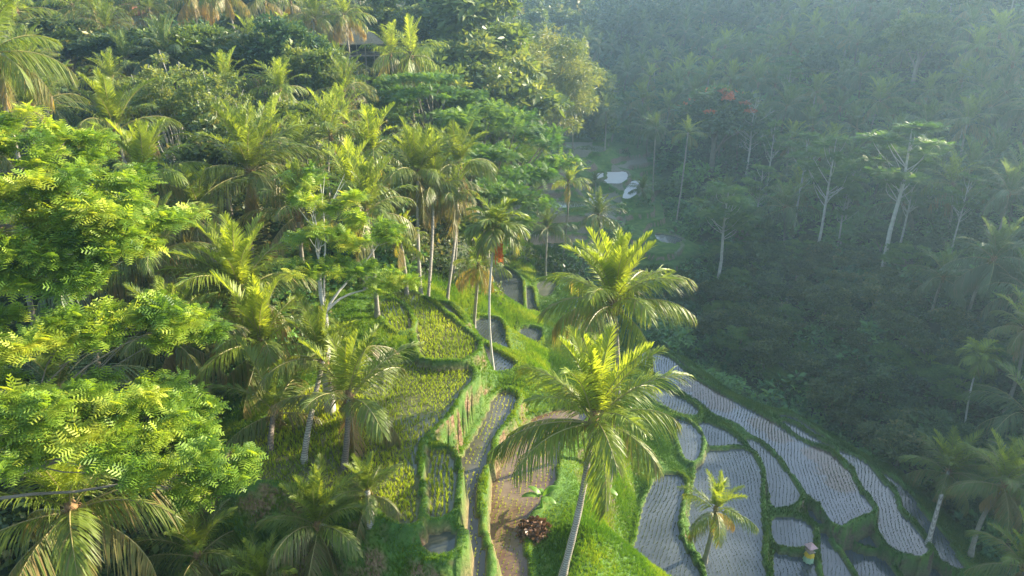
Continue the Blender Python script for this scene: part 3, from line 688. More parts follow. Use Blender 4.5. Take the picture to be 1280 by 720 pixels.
FR_CLASS = [  # elevation, curl, age, relative length
 (1.50, .25, 0.0, .80), (1.32, .55, .10, .95), (1.12, .85, .2, 1.0), (.90, 1.1, .32, 1.03), (.66, 1.25, .45, 1.05), (.38, 1.3, .58, 1.05), (.08, 1.2, .72, 1.0), (-.30, .95, .86, .95), (-.9, .5, 1.0, .85)]
def frond_set(mats, nm, npair, seed0, segs=3, lodw=1.0):
    out = []
    for i, (e, c, a, l) in enumerate(FR_CLASS):
        vs = []
        for v in range(2):
            g = np.random.default_rng(seed0 + i * 7 + v)
            fr = frond_arrays(4.4 * l, e + g.uniform(-.06, .06), c * g.uniform(.85, 1.15), npair, seed0 + i * 7 + v, a, segs=segs, lodw=lodw)
            vs.append(fr)
        out.append(vs)
    return out
HF = frond_set(None, 'h', 74, 100, 3, 1.12)
HM = {}
def hero_frond_mesh(cls, v, mat):
    k = (cls, v, mat.name)
    if k not in HM:
        mb = MB(); add_frond(mb, HF[cls][v], np.eye(3), np.zeros(3)); HM[k] = mb.mesh('frond', [mat, M_RACH])
    return HM[k]
def frond_plan(n, g, up=0.0, old=True):
    out = []
    for i in range(n):
        f = (i + .5) / n
        c = int(np.clip(np.interp(f, [0, .1, .3, .55, .8, 1], [0, 1, 2.4 - up, 4.2 - up, 6.2 - up, 7.9 if old else 6.4]) + g.uniform(-.5, .5), 0, 8))
        out.append((c, i * 2.39996 + g.uniform(-.35, .35), g.integers(0, 2), g.uniform(.85, 1.08)))
    return out
MF = frond_set(None, 'm', 30, 500, 2, 2.1)
def mid_crown(name, seed, n=24, up=0.0, mat=None, old=True):
    g = np.random.default_rng(seed); mb = MB()
    for c, az, v, sc in frond_plan(n, g, up, old):
        add_frond(mb, MF[c][v], rotz(az) * sc, np.array([0, 0, -.1 - .04 * c]), g.uniform(-.06, .06))
    V_, Q_ = tube([(0, 0, -.9), (0, 0, -.4), (0, 0, .1)], [.16, .24, .12], 7); mb.add(V_, Q_, 2, .5)
    return mb.mesh(name, [mat or M_PALM, M_RACH, M_FIBRE])
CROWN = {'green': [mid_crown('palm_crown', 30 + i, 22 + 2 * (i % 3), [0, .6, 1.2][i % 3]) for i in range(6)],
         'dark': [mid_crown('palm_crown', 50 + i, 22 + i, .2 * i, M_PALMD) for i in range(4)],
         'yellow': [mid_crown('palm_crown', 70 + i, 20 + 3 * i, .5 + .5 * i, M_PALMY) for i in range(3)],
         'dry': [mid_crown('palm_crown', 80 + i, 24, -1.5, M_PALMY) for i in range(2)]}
def nut_mesh():
    mb = MB(); g = np.random.default_rng(5)
    bm = []
    for i in range(11):
        a = i * 2.4; r = .3 + .12 * (i % 2); c = np.array([cos(a) * r, sin(a) * r, -.45 - .12 * (i % 3)])
        th = np.linspace(0, pi, 6); pr = np.stack([np.zeros(6), np.zeros(6), np.cos(th) * .16], 1)
        V_, Q_ = tube(pr + c, np.sin(th) * .13 + .004, 7); mb.add(V_, Q_, 0, g.random())
    for i in range(7):
        a = i * .9; V_, Q_ = tube([(0, 0, -.1), (cos(a) * .3, sin(a) * .3, -.05), (cos(a) * .55, sin(a) * .55, -.4)], [.03, .02, .008], 4); mb.add(V_, Q_, 1, .6)
    return mb.mesh('coconut_cluster', [M_NUT, M_FIBRE], True)
NUTS = nut_mesh()
def trunk_arrays(dx, dy, h, r0=.17, r1=.12, seed=0, bulge=1.6, n=16):
    g = np.random.default_rng(seed); s = np.linspace(0, 1, n)
    bx, by = g.uniform(-.04, .04, 2) * h
    P = np.stack([dx * s ** 1.3 + bx * np.sin(pi * s), dy * s ** 1.3 + by * np.sin(pi * s), h * s - .3 * (s == 0)], 1)
    r = np.interp(s, [0, .06, .15, 1], [r0 * bulge, r0 * 1.15, r0, r1]) * (1 + .05 * np.sin(np.arange(n) * 2.1))
    return tube(P, r, 8)
def trunk_obj(dx, dy, h, parent, mat=None, seed=0, r0=.17, r1=.12):
    mb = MB(); V_, Q_ = trunk_arrays(dx, dy, h, r0, r1, seed); mb.add(V_, Q_)
    return mb.build('trunk', [mat or M_TRUNK], parent, True)
ntall = []
def palm(px, py, t, size=1.0, label='', style='green', base=None, near=False, n=26, up=0.0, group=None, mat=None, tm=None, old=True, seed=None, nuts=True, lean=None, cat='palm tree', tilt=(0, 0), r0=.17):
    seed = seed if seed is not None else int(px * 7 + py)
    g = np.random.default_rng(seed)
    c = U(px, py, t=t)
    if base is not None:
        bx, by = U(*base[:2], z=base[2])[:2]
    else:
        lx, ly = lean if lean is not None else g.uniform(-.7, .7, 2)
        bx, by = c[0] + lx, c[1] + ly
    bz = float(gz(bx, by)); h = c[2] - bz
    if h < 1.0: c[2] = bz + 1.2; h = 1.2
    ntall.append((px, py, round(float(h), 1)))
    o = link('coconut_palm' if cat == 'palm tree' else 'areca_palm', None, None, (bx, by, bz)); tag(o, label, cat, group)
    trunk_obj(c[0] - bx, c[1] - by, h, o, tm, seed, r0)
    top = (c[0] - bx, c[1] - by, h)
    if near:
        m = mat or M_PALM
        for k, az, v, sc in frond_plan(n, g, up, old):
            link('frond', hero_frond_mesh(k, int(v), m), o, (top[0], top[1], top[2] - .05 - .05 * k), (g.uniform(-.12, .12) + tilt[0], g.uniform(-.12, .12) + tilt[1], az), sc * size * np.array([1, g.uniform(.85, 1.1), g.uniform(.9, 1.1)]))
        if old and style != 'x':
            for q in range(int(g.integers(1, 4))): link('frond', hero_frond_mesh(8, int(g.integers(0, 2)), m), o, (top[0], top[1], top[2] - .4), (0, g.uniform(-.1, .5), g.uniform(0, 6.28)), size * g.uniform(.7, .95))
        if nuts: link('coconut_cluster', NUTS, o, top, (0, 0, g.uniform(0, 6)), size)
        mb = MB(); V_, Q_ = tube([(0, 0, -.8), (0, 0, -.35), (0, 0, .05), (0, 0, .5)], [.15, .26, .22, .05], 8); mb.add(V_, Q_); k = mb.build('crown_base', [M_FIBRE], o, True); k.location = top; k.scale = (size,) * 3
    else:
        cl = CROWN[style]
        link('crown', cl[g.integers(0, len(cl))], o, top, (g.uniform(-.12, .12) + tilt[0], g.uniform(-.12, .12) + tilt[1], g.uniform(0, 6.28)), size * np.array([1, 1, g.uniform(.9, 1.1)]))
    return o

# ------------------------------------------------------------------ leafy trees
def clump_leaves(mb, tpls, centers, radii, per, size, m=0, flat=.7, up=.5, seed=0, rbase=.5, rvar=.25, hang=0.0, shell=.35):
    g = np.random.default_rng(seed)
    C = np.asarray(centers, float); Rr = np.broadcast_to(np.asarray(radii, float), (len(C),))
    cnt = np.maximum((per * (Rr / Rr.mean()) ** 2).astype(int), 4)
    idx = np.repeat(np.arange(len(C)), cnt); n = len(idx)
    d = norm(g.normal(size=(n, 3))); d[:, 2] = np.where(d[:, 2] < -.25, -d[:, 2] * .8, d[:, 2])
    rad = Rr[idx] * g.uniform(0, 1, n) ** shell * (1 + .18 * g.normal(size=n))
    P = C[idx] + d * rad[:, None] * np.array([1, 1, flat])
    out = norm(d + .8 * g.normal(size=(n, 3)) + np.array([0, 0, -hang]))
    Zh = norm(np.stack([g.normal(0, .5, n), g.normal(0, .5, n), np.full(n, up * 2)], 1) + d * .7)
    M = frames(out * np.array([1, 1, .6]), Zh)
    tone = g.normal(0, rvar * .6, len(C))
    r = np.clip(rbase + tone[idx] + g.normal(0, rvar * .5, n), 0, 1)
    pick = g.integers(0, len(tpls), n); s = size * g.uniform(.7, 1.3, n)
    for q in range(len(tpls)):
        k = pick == q; scatter(mb, tpls[q], P[k], M[k], s[k], m, r[k])
def limb(a, b, r0, r1, g, n=6, sag=.1):
    a = np.asarray(a, float); b = np.asarray(b, float); s = np.linspace(0, 1, n)[:, None]
    L = np.linalg.norm(b - a); off = g.normal(0, .06 * L, 3) * np.sin(pi * s)
    P = a + (b - a) * s + off; P[:, 2] += (sag * L * np.sin(pi * s) ** 1)[:, 0]
    return tube(P, np.linspace(r0, r1, n), 6)

def ell_centers(g, n, rx, ry, rz, cz, shell=.5, lobes=4):
    d = norm(g.normal(size=(n, 3))); d[:, 2] = np.abs(d[:, 2]) * np.where(g.random(n) < .25, -.4, 1)
    L = norm(g.normal(size=(lobes, 3))); bump = 1 + .35 * np.max(d @ L.T, axis=1) ** 3 - .15
    r = g.uniform(0, 1, n) ** shell * bump
    return d * r[:, None] * np.array([rx, ry, rz]) + np.array([0, 0, cz])
def broad_proto(kind, seed):
    """returns (crown mesh, trunk mesh) of a tree about 10 m tall, base at the origin"""
    g = np.random.default_rng(seed); cr = MB(); tr = MB()
    if kind in ('round', 'dark', 'olive'):
        H = 10; C = ell_centers(g, 46, 4.2, 4.2, 3.3, 6.3); R_ = g.uniform(.8, 1.5, len(C))
        mat = {'round': M_BROAD, 'dark': M_DARKB, 'olive': M_OLIVE}[kind]; per, size = 52, .78
        clump_leaves(cr, TW, C, R_, per, size, 0, .75, .5, seed)
        tr.add(*tube([(0, 0, -.5), (.1, 0, 3), (0, .2, 6.5)], [.35, .26, .12], 7))
        for k in g.choice(len(C), 12, False): tr.add(*limb((0, 0, g.uniform(2, 5)), C[k], .12, .03, g))
        bark = M_BARKG
    elif kind == 'tower':       # tall mass draped with climbers
        mat = M_BROAD if seed % 2 else M_OLIVE; C = []
        for i in range(60):
            z = g.uniform(1.5, 10.5); r = np.interp(z, [1, 4, 8, 10.5], [2.6, 2.4, 2.1, .8]) * g.uniform(.4, 1); a = g.uniform(0, 6.28); C.append((cos(a) * r, sin(a) * r, z))
        clump_leaves(cr, TW, C, g.uniform(.6, 1.2, 60), 44, .68, 0, 1.0, .2, seed, hang=.6)
        tr.add(*tube([(0, 0, -.5), (.1, 0, 5), (0, .2, 9)], [.35, .26, .1], 7)); bark = M_BARKG
        for k in range(8): tr.add(*limb((0, 0, g.uniform(3, 7)), C[k], .1, .03, g))
    elif kind == 'pale':        # airy pale shrubby tree with many thin stems
        mat = M_OLIVE; C = ell_centers(g, 55, 3.3, 3.3, 4.2, 5.6, .45)
        clump_leaves(cr, TW3, C, g.uniform(.5, 1.0, len(C)), 46, .42, 0, .9, .3, seed, .72, .3)
        for k in range(14):
            c = C[k]; tr.add(*limb((c[0] * .25, c[1] * .25, -.3), c + [0, 0, 1], .07, .02, g, 7, 0))
        bark = M_BARK
    elif kind == 'bamboo':      # arching golden plume
        mat = M_GOLD; C = []; R_ = []
        for i in range(34):
            a = g.uniform(0, 6.28); r = g.uniform(.2, 1) ** .6 * 4.2; zt = 8.8 - (r / 4.2) ** 2 * 2.6 + g.uniform(-.6, .6)
            C.append((cos(a) * r, sin(a) * r, zt)); R_.append(g.uniform(.7, 1.2)); C.append((cos(a) * r * 1.03, sin(a) * r * 1.03, zt - 1.6)); R_.append(.8)
            tr.add(*limb((cos(a) * .4, sin(a) * .4, -.3), (cos(a) * r, sin(a) * r, zt), .05, .015, g, 8, .12))
        for i in range(24):
            a = g.uniform(0, 6.28); r = g.uniform(1.5, 3.4); C.append((cos(a) * r, sin(a) * r, g.uniform(2.5, 6.5))); R_.append(1.0)
        clump_leaves(cr, TWN, C, R_, 70, .55, 0, .9, .1, seed, .5, .3, hang=1.1)
        bark = M_BARKB
    elif kind == 'umbrella':    # layered flat crown on spreading limbs
        mat = M_UMB; C = []; R_ = []
        lay = [(9.3, 2.6, 9), (8.2, 4.6, 20), (6.9, 5.6, 18), (5.6, 4.6, 8)]
        for z, r, k in lay:
            for i in range(k):
                a = g.uniform(0, 6.28); q = r * g.uniform(.25, 1) ** .6; C.append((cos(a) * q, sin(a) * q, z + g.uniform(-.35, .35) - .12 * q)); R_.append(g.uniform(.8, 1.3))
        clump_leaves(cr, [FEA], C, R_, 105, .46, 0, .28, 1.0, seed, .5, .3)
        fork = [(g.uniform(-.7, .7), g.uniform(-.7, .7), 3.8) for _ in range(4)]
        tr.add(*tube([(0, 0, -.5), (.05, 0, 1.5), (0, 0, 3.2)], [.3, .22, .18], 7))
        for k in g.choice(len(C), 26, False):
            f = fork[g.integers(0, 4)]; tr.add(*limb(f, C[k], .10, .02, g, 6, -.03))
        for f in fork: tr.add(*limb((0, 0, 2.6), f, .17, .11, g))
        bark = M_BARKG
    elif kind == 'slender':     # white-stemmed emergent with a thin high crown (unit 20 m)
        mat = M_UMB; C = []; R_ = []
        tr.add(*tube([(0, 0, -.5), (.15, .1, 6), (-.1, .1, 12), (.1, 0, 19)], [.22, .18, .13, .05], 7))
        for i in range(17):
            z = g.uniform(12, 19.2); a = g.uniform(0, 6.28); r = np.interp(z, [12, 15, 19.2], [3.0, 4.0, 1.6]) * g.uniform(.5, 1)
            c = (cos(a) * r, sin(a) * r, z + r * .35); C.append(c); R_.append(g.uniform(.8, 1.3))
            C.append((c[0] * .75 + g.uniform(-.6, .6), c[1] * .75 + g.uniform(-.6, .6), c[2] - .1)); R_.append(.8)
            tr.add(*limb((0, 0, z - 1.6 - r * .5), c, .06, .018, g, 6, -.05))
        clump_leaves(cr, [FEA], C, R_, 60, .62, 0, .3, 1.0, seed, .55, .35); bark = M_BARK
    elif kind == 'bare':        # leafless pale branches
        mat = M_OLIVE; bark = M_BARK
        tr.add(*tube([(0, 0, -.5), (.15, .1, 5), (-.1, .1, 10), (.1, 0, 14)], [.2, .16, .11, .03], 7)); C = []
        for i in range(22):
            z = g.uniform(5, 13.5); a = g.uniform(0, 6.28); r = np.interp(z, [5, 10, 14], [2.6, 3.4, 1.2]) * g.uniform(.6, 1.1); e = np.array([cos(a) * r, sin(a) * r, z + r * .55]); s0 = np.array([0, 0, z - .5])
            tr.add(*limb(s0, e, .06, .015, g, 6, -.05))
            for k in range(5):
                m_ = s0 + (e - s0) * g.uniform(.4, 1); f = m_ + g.normal(0, .55, 3) + [cos(a) * .4, sin(a) * .4, .6]; tr.add(*limb(m_, f, .025, .008, g, 4, 0)); C.append(f)
        clump_leaves(cr, TW3, C, .5, 5, .28, 0, .8, .4, seed, .6, .3)
    return cr.mesh(kind + '_crown', [mat]), tr.mesh(kind + '_trunk', [bark], True)
PROTO = {k: [broad_proto(k, 200 + 10 * i + j) for j in range(nv)] for i, (k, nv) in enumerate((('round', 3), ('dark', 2), ('olive', 2), ('tower', 2), ('pale', 2), ('bamboo', 2), ('umbrella', 2), ('slender', 3), ('bare', 1)))}
NAMES = {'round': 'broadleaf_tree', 'dark': 'broadleaf_tree', 'olive': 'broadleaf_tree', 'tower': 'climber_covered_tree', 'pale': 'shrubby_tree', 'bamboo': 'bamboo_clump', 'umbrella': 'umbrella_tree', 'slender': 'slender_tree', 'bare': 'leafless_tree'}
UNITH = {'slender': 19.5, 'bare': 15.0}
def tree_at(x, y, kind, height, label, group=None, wide=1.0, v=None, cat='tree', dz=0.0, rz=None):
    g = np.random.default_rng(int(abs(x * 13 + y * 7)) + 3); z = float(gz(x, y)) + dz
    o = link(NAMES[kind], None, None, (x, y, z)); tag(o, label, 'bamboo' if kind == 'bamboo' else cat, group)
    ps = PROTO[kind]; cm, tm = ps[(v if v is not None else g.integers(0, 99)) % len(ps)]
    s = height / UNITH.get(kind, 10.0); r = rz if rz is not None else g.uniform(0, 6.28); sc = (s * wide, s * wide, s)
    link('trunk', tm, o, (0, 0, 0), (0, 0, r), sc); link('crown', cm, o, (0, 0, 0), (0, 0, r), sc)
    return o
def tree_px(px, ptop, t, kind, label, height=None, group=None, wide=1.0, v=None, cat='tree', base=None, rz=None):
    """tree whose top shows at (px, ptop) at depth t"""
    if base is not None:
        x, y = U(base[0], base[1], z=base[2])[:2]
        # walk to where the ground really is under that pixel
        for _ in range(12): x, y = U(base[0], base[1], z=float(gz(x, y)))[:2]
        yy = y
        b = U(px, ptop, Y=y); top = b[2]
    else:
        if height:
            ts = np.arange(t * .6, t * 1.8, 1.0); hs = [abs(U(px, ptop, t=q)[2] - float(gz(*U(px, ptop, t=q)[:2])) - height) + abs(q - t) * .04 for q in ts]
            t = float(ts[int(np.argmin(hs))])
        b = U(px, ptop, t=t); x, y, top = b
    h = height or max(top - float(gz(x, y)), 3.0)
    return tree_at(x, y, kind, h, label, group, wide, v, cat, rz=rz)

# ---- sunlit palms that can be told apart, from the ridge leftwards
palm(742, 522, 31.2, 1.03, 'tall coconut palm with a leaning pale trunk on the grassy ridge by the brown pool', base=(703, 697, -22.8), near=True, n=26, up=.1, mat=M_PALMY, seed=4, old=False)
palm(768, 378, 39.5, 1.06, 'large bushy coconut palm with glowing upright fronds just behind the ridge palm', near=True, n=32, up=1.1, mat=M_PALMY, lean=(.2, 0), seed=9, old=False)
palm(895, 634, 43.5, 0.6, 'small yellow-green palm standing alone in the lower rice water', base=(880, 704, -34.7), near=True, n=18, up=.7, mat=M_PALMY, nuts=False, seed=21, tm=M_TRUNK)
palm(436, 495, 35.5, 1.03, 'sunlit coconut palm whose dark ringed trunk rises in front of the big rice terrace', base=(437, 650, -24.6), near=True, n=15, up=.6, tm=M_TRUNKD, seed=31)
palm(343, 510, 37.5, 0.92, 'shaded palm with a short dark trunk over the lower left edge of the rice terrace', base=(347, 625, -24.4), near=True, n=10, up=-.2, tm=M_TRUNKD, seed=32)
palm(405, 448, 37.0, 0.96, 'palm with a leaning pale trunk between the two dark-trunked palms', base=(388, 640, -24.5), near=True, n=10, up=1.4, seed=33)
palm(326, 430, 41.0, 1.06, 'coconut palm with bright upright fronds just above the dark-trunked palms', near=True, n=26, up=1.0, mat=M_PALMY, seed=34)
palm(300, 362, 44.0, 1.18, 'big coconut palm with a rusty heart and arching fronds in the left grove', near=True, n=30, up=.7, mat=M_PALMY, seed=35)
palm(192, 312, 44.0, 1.06, 'palm with drooping grey fronds behind the feathery green tree', near=True, n=24, up=-.6, seed=36)
palm(215, 420, 39.0, 0.95, 'half shaded palm in the gap between the feathery branches and the grove', near=True, n=22, up=.3, seed=37, mat=M_PALM)
palm(88, 632, 29.5, 1.14, 'large coconut palm with long drooping fronds at the bottom left corner', near=True, n=24, up=-.9, mat=M_PALMY, seed=39)
palm(246, 690, 32.0, 0.70, 'young palm with upright fronds between the corner palm and the terrace palms', near=True, n=20, up=1.0, mat=M_PALM, seed=40)
palm(404, 712, 32.5, 0.70, 'bright green young palm directly below the dark ringed trunk', near=True, n=24, up=1.1, mat=M_PALM, seed=41)
palm(330, 728, 31.5, 0.62, 'low palm at the bottom edge between two young palms', near=True, n=18, up=.2, mat=M_PALM, seed=42)
palm(470, 728, 33.5, 0.48, 'small pale palm at the bottom edge under the rice terrace', near=True, n=16, up=.6, mat=M_PALM, seed=43)
palm(312, 212, 52.0, 1.23, 'broad coconut palm with silvery fronds high in the left grove', near=True, n=30, up=.5, mat=M_PALM, seed=44)
palm(181, 222, 49.0, 1.06, 'palm with tall yellow upright fronds behind the top of the feathery tree', near=True, n=24, up=1.3, mat=M_PALMY, seed=45)
palm(144, 160, 56.0, 1.12, 'palm with dark green upright fronds and one arching left frond near the feathery tree', near=True, n=22, up=1.0, mat=M_PALM, seed=46)
palm(40, 134, 58.0, 1.06, 'palm with a short fan of fronds above the left end of the feathery tree', near=True, n=22, up=.9, mat=M_PALM, seed=47)
palm(-12, 60, 48.0, 1.12, 'palm with dry brown fronds reaching in at the upper left edge', near=True, n=22, up=-1.2, mat=M_PALMY, seed=48)
palm(522, 216, 56.5, 1.03, 'tall palm on a thin straight trunk above the upper rice terrace', base=(526, 364, -20.9), near=True, n=24, up=1.1, seed=49, r0=.14)
palm(541, 232, 58.0, 0.9, 'second straight-trunked palm touching its taller neighbour above the upper terrace', base=(534, 366, -20.9), near=True, n=20, up=.2, seed=50, r0=.13)
palm(573, 205, 61.0, 0.95, 'palm leaning out on a slim pale trunk right of the straight-trunked pair', base=(558, 368, -21.9), near=True, n=22, up=.6, seed=51, r0=.13)
palm(598, 328, 54.0, 0.62, 'scruffy short palm with a leaning brown trunk beside the areca palm', base=(592, 396, -24.0), style='dry', seed=52, r0=.14)
palm(413, 168, 61, 0.95, 'palm with a dark fan of fronds above the broad silvery palm', seed=53)
palm(462, 190, 60, 1.06, 'bright upright palm at the left edge of the flat-topped tree', style='yellow', seed=54)
palm(436, 235, 51, 1.01, 'palm with glossy green upright fronds left of the straight-trunked pair', style='yellow', seed=55)
palm(458, 262, 48, 0.95, 'palm half hidden behind the thin feathery tree in the left grove', style='green', seed=56)
palm(500, 300, 53, 0.56, 'little stemless palm on the bank above the upper rice terrace', style='yellow', seed=57)
palm(372, 262, 50, 1.01, 'grey-green palm between the broad silvery palm and the thin feathery tree', seed=58)
palm(250, 262, 50, 1.06, 'palm with grey hanging fronds left of the rusty-hearted palm', style='green', seed=59)
palm(110, 340, 42, 1.01, 'shadowed palm behind the feathery branches at the left', style='dark', seed=60)
palm(514, 66, 92, 1.18, 'palm with brown hanging fronds in front of the thatched pavilion', style='dry', seed=61)
palm(488, 66, 96, 1.06, 'green palm just right of the thatched pavilion', style='yellow', seed=62)
palm(430, 18, 98, 1.06, 'palm with drooping straw fronds left of the thatched pavilion', style='dry', seed=63)
palm(430, 112, 78, 0.9, 'palm with pale fronds below the thatched pavilion', style='green', seed=64)
palm(393, 22, 96, 1.12, 'tall palm behind the dark round tree at the top', style='green', seed=65)
palm(278, -14, 98, 1.12, 'palm on a thin bare trunk cut by the top edge near the dark round tree', style='dry', seed=66)
palm(243, -8, 104, 1.12, 'palm with its crown cut by the top edge right of the red-roofed house', style='dry', seed=67)
palm(90, 6, 97, 1.23, 'palm with straw-coloured fronds left of the red-roofed house', style='dry', seed=68)
palm(128, 8, 100, 1.12, 'second straw-fronded palm beside the red-roofed house', style='dry', seed=69)
palm(20, 10, 90, 1.18, 'straw-fronded palm in the far upper left corner', style='dry', seed=70)
palm(330, -2, 105, 1.12, 'palm at the top edge between the thin-trunked palm and the dark round tree', style='green', seed=71)
# shaded valley palms
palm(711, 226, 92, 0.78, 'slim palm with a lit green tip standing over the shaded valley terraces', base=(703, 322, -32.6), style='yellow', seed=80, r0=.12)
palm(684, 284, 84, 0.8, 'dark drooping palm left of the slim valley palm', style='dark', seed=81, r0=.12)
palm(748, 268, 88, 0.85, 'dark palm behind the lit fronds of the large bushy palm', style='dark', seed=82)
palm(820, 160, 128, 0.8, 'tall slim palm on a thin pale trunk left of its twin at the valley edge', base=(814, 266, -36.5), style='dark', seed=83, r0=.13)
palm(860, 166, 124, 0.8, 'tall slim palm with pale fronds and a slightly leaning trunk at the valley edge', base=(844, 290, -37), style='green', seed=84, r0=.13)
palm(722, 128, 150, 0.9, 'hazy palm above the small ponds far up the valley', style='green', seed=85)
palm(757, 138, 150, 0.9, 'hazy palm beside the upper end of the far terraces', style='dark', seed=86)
palm(700, 140, 140, 0.8, 'hazy palm below the golden bamboo', style='dark', seed=87)
palm(722, 68, 170, 0.9, 'hazy sunlit palm right of the golden bamboo', style='green', seed=88)
# right side
palm(1185, 592, 58, 0.92, 'coconut palm with a leaning pale trunk at the right foot of the rice terraces', base=(1152, 708, -39.3), near=True, n=26, up=.5, mat=M_PALM, seed=90)
palm(1256, 604, 49, 0.85, 'shaded palm at the right edge beside the leaning terrace palm', near=True, n=24, up=.6, mat=M_PALM, seed=91)
palm(1282, 704, 44, 0.75, 'palm in the bottom right corner', near=True, n=22, up=.6, mat=M_PALM, seed=92)
palm(1282, 408, 62, 0.85, 'palm on a leaning white trunk at the right edge halfway up', base=(1256, 512, -35.5), near=True, n=22, up=.6, mat=M_PALM, seed=93)
palm(1243, 322, 70, 1.1, 'wide dark palm with a yellow heart on the shaded slope near the right edge', base=(1206, 412, -33), near=True, n=26, up=-.2, mat=M_PALMD, seed=94)
palm(1180, 345, 77, 0.95, 'dark palm just left of the wide yellow-hearted palm', near=False, style='dark', seed=95)
palm(1262, 240, 78, 0.95, 'grey-green palm above the wide yellow-hearted palm', style='dark', seed=96)

palm(744, 226, 128, .55, 'small dark palm standing among the bright far ponds', style='dark', seed=97, r0=.1)
palm(803, 236, 126, .7, 'dark palm at the right edge of the bright far ponds', style='dark', seed=98, r0=.1)
palm(672, 246, 112, .7, 'dark palm on the brown terrace banks up the shaded valley', style='dark', seed=99, r0=.1)
palm(1214, 92, 112, .95, 'left one of three pale-trunked palms high on the right slope', base=(1219, 176, -24), style='green', seed=101)
palm(1240, 84, 112, .95, 'middle one of three pale-trunked palms high on the right slope', base=(1237, 164, -22), style='green', seed=102)
palm(1266, 78, 112, .95, 'right one of three pale-trunked palms high on the right slope', base=(1253, 178, -22), style='green', seed=103)
# areca palms: slim ringed stem, short stiff crown, orange fruit
def areca(px, py, t, label, base, size=1.0, fruit=True, seed=1):
    c = U(px, py, t=t); bx, by = U(*base[:2], z=base[2])[:2]; bz = float(gz(bx, by)); h = c[2] - bz; g = np.random.default_rng(seed)
    o = link('areca_palm', None, None, (bx, by, bz)); tag(o, label, 'areca palm')
    trunk_obj(c[0] - bx, c[1] - by, h, o, M_BARK, seed, .085, .065)
    top = (c[0] - bx, c[1] - by, h); mb = MB()
    for i in range(22):
        f = (i + .5) / 22; fr = frond_arrays(2.3 * size, 1.45 - 1.5 * f, 1.1 + 1.0 * f, 26, seed + i, .1 + .45 * f, wl=.12, segs=3, lf=1.45)
        mb.add(fr[0] @ rotz(i * 2.4).T, fr[1], 0, fr[2]); mb.add(fr[3] @ rotz(i * 2.4).T, fr[4], 1, .3)
    k = mb.build('crown', [M_PALM, M_RACH], o); k.location = top
    mb = MB(); V_, Q_ = tube([(0, 0, -1.0), (0, 0, -.5), (0, 0, 0)], [.085, .11, .09], 8); mb.add(V_, Q_, 0, .2); k = mb.build('crownshaft', [M_BANANA], o, True); k.location = top
    if fruit:
        mb = MB()
        for i in range(46):
            a = g.uniform(-1.6, 1.6) - .6; r = g.uniform(.1, .5); zt = -1.0; e = np.array([cos(a) * r, sin(a) * r, g.uniform(-2.5, -1.5)])
            V_, Q_ = tube([(0, 0, -.95), (e[0] * .9, e[1] * .9, -1.3), e], [.02, .02, .012], 4); mb.add(V_, Q_, 0, .5)
            for kk in range(5):
                q = e * [1, 1, 1] + np.array([g.uniform(-.06, .06), g.uniform(-.06, .06), g.uniform(0, .9)])
                V_, Q_ = tube(q + np.array([(0, 0, -.05), (0, 0, 0), (0, 0, .05)]), [.010, .034, .010], 5); mb.add(V_, Q_, 0, g.random())
        k = mb.build('fruit_cluster', [M_ARECA], o, True); k.location = top
    return o
areca(620, 284, 44.6, 'areca palm on a thin white stem with a hanging orange fruit cluster', (617, 462, -23.2), 1.0, True, 3)
areca(1225, 446, 64, 'areca palm on a thin pale stem on the shaded slope near the right edge', (1204, 556, -38.6), .9, False, 8)

# ---- the feathery bright trees at the left edge
def feather_tree(name, label, root, clumps, t0, size, seed, per=230, r=1.35, mat=None, bark=None, flat=.42, lf=.47, rbase=.62):
    g = np.random.default_rng(seed); root = np.array(root, float); root[2] = float(gz(root[0], root[1]))
    o = link(name, None, None, tuple(root)); tag(o, label, 'tree')
    C = np.array([U(px, py, t=t) for px, py, t in clumps]) - root
    sub_c = []; rr_ = []; per = per * 1.9
    for c in C:
        for k in range(6):
            sub_c.append(c + g.normal(0, 1, 3) * [r * .74, r * .74, r * .24]); rr_.append(r * g.uniform(.30, .60))
    mb = MB(); clump_leaves(mb, [FEA], sub_c, rr_, per / 6, lf, 0, flat * .62, 1.0, seed, rbase, .38, hang=.1, shell=.5)
    mb.build('crown', [mat or M_FEATH], o)
    mb = MB(); m0 = C.mean(0) * .18; m0[2] = C[:, 2].min() - 1.0
    mb.add(*tube([(0, 0, -.5), m0 * [.3, .3, .5], m0], [.36, .28, .2], 8))
    for c in C[::2]:
        mid = m0 + (c - m0) * .5 + g.normal(0, .3, 3) + [0, 0, .3]
        mb.add(*limb(m0, mid, .085, .05, g, 5, .02)); mb.add(*limb(mid, c - [0, 0, .25], .05, .02, g, 5, .02))
        for k in range(4): mb.add(*limb(mid + (c - mid) * g.uniform(.2, .8), c + g.normal(0, r * .6, 3) * [1, 1, .35] - [0, 0, .1], .03, .008, g, 4, 0))
    mb.build('trunk', [bark or M_BARKG], o, True)
    return o
feather_tree('feathery_tree', 'bright green feathery-leaved tree filling the upper left edge', (-27, 25, 0),
  [(-20, 150, 29), (25, 165, 29), (60, 180, 29), (95, 205, 29), (0, 205, 28), (40, 225, 28), (90, 240, 28), (125, 225, 29), (-10, 250, 27), (30, 275, 27), (75, 285, 27), (115, 275, 27.5), (150, 268, 28), (185, 275, 28.5), (130, 300, 27), (170, 300, 27.5), (-10, 320, 26), (30, 340, 26), (70, 352, 26)], 0, 1, 301, 260, 1.35)
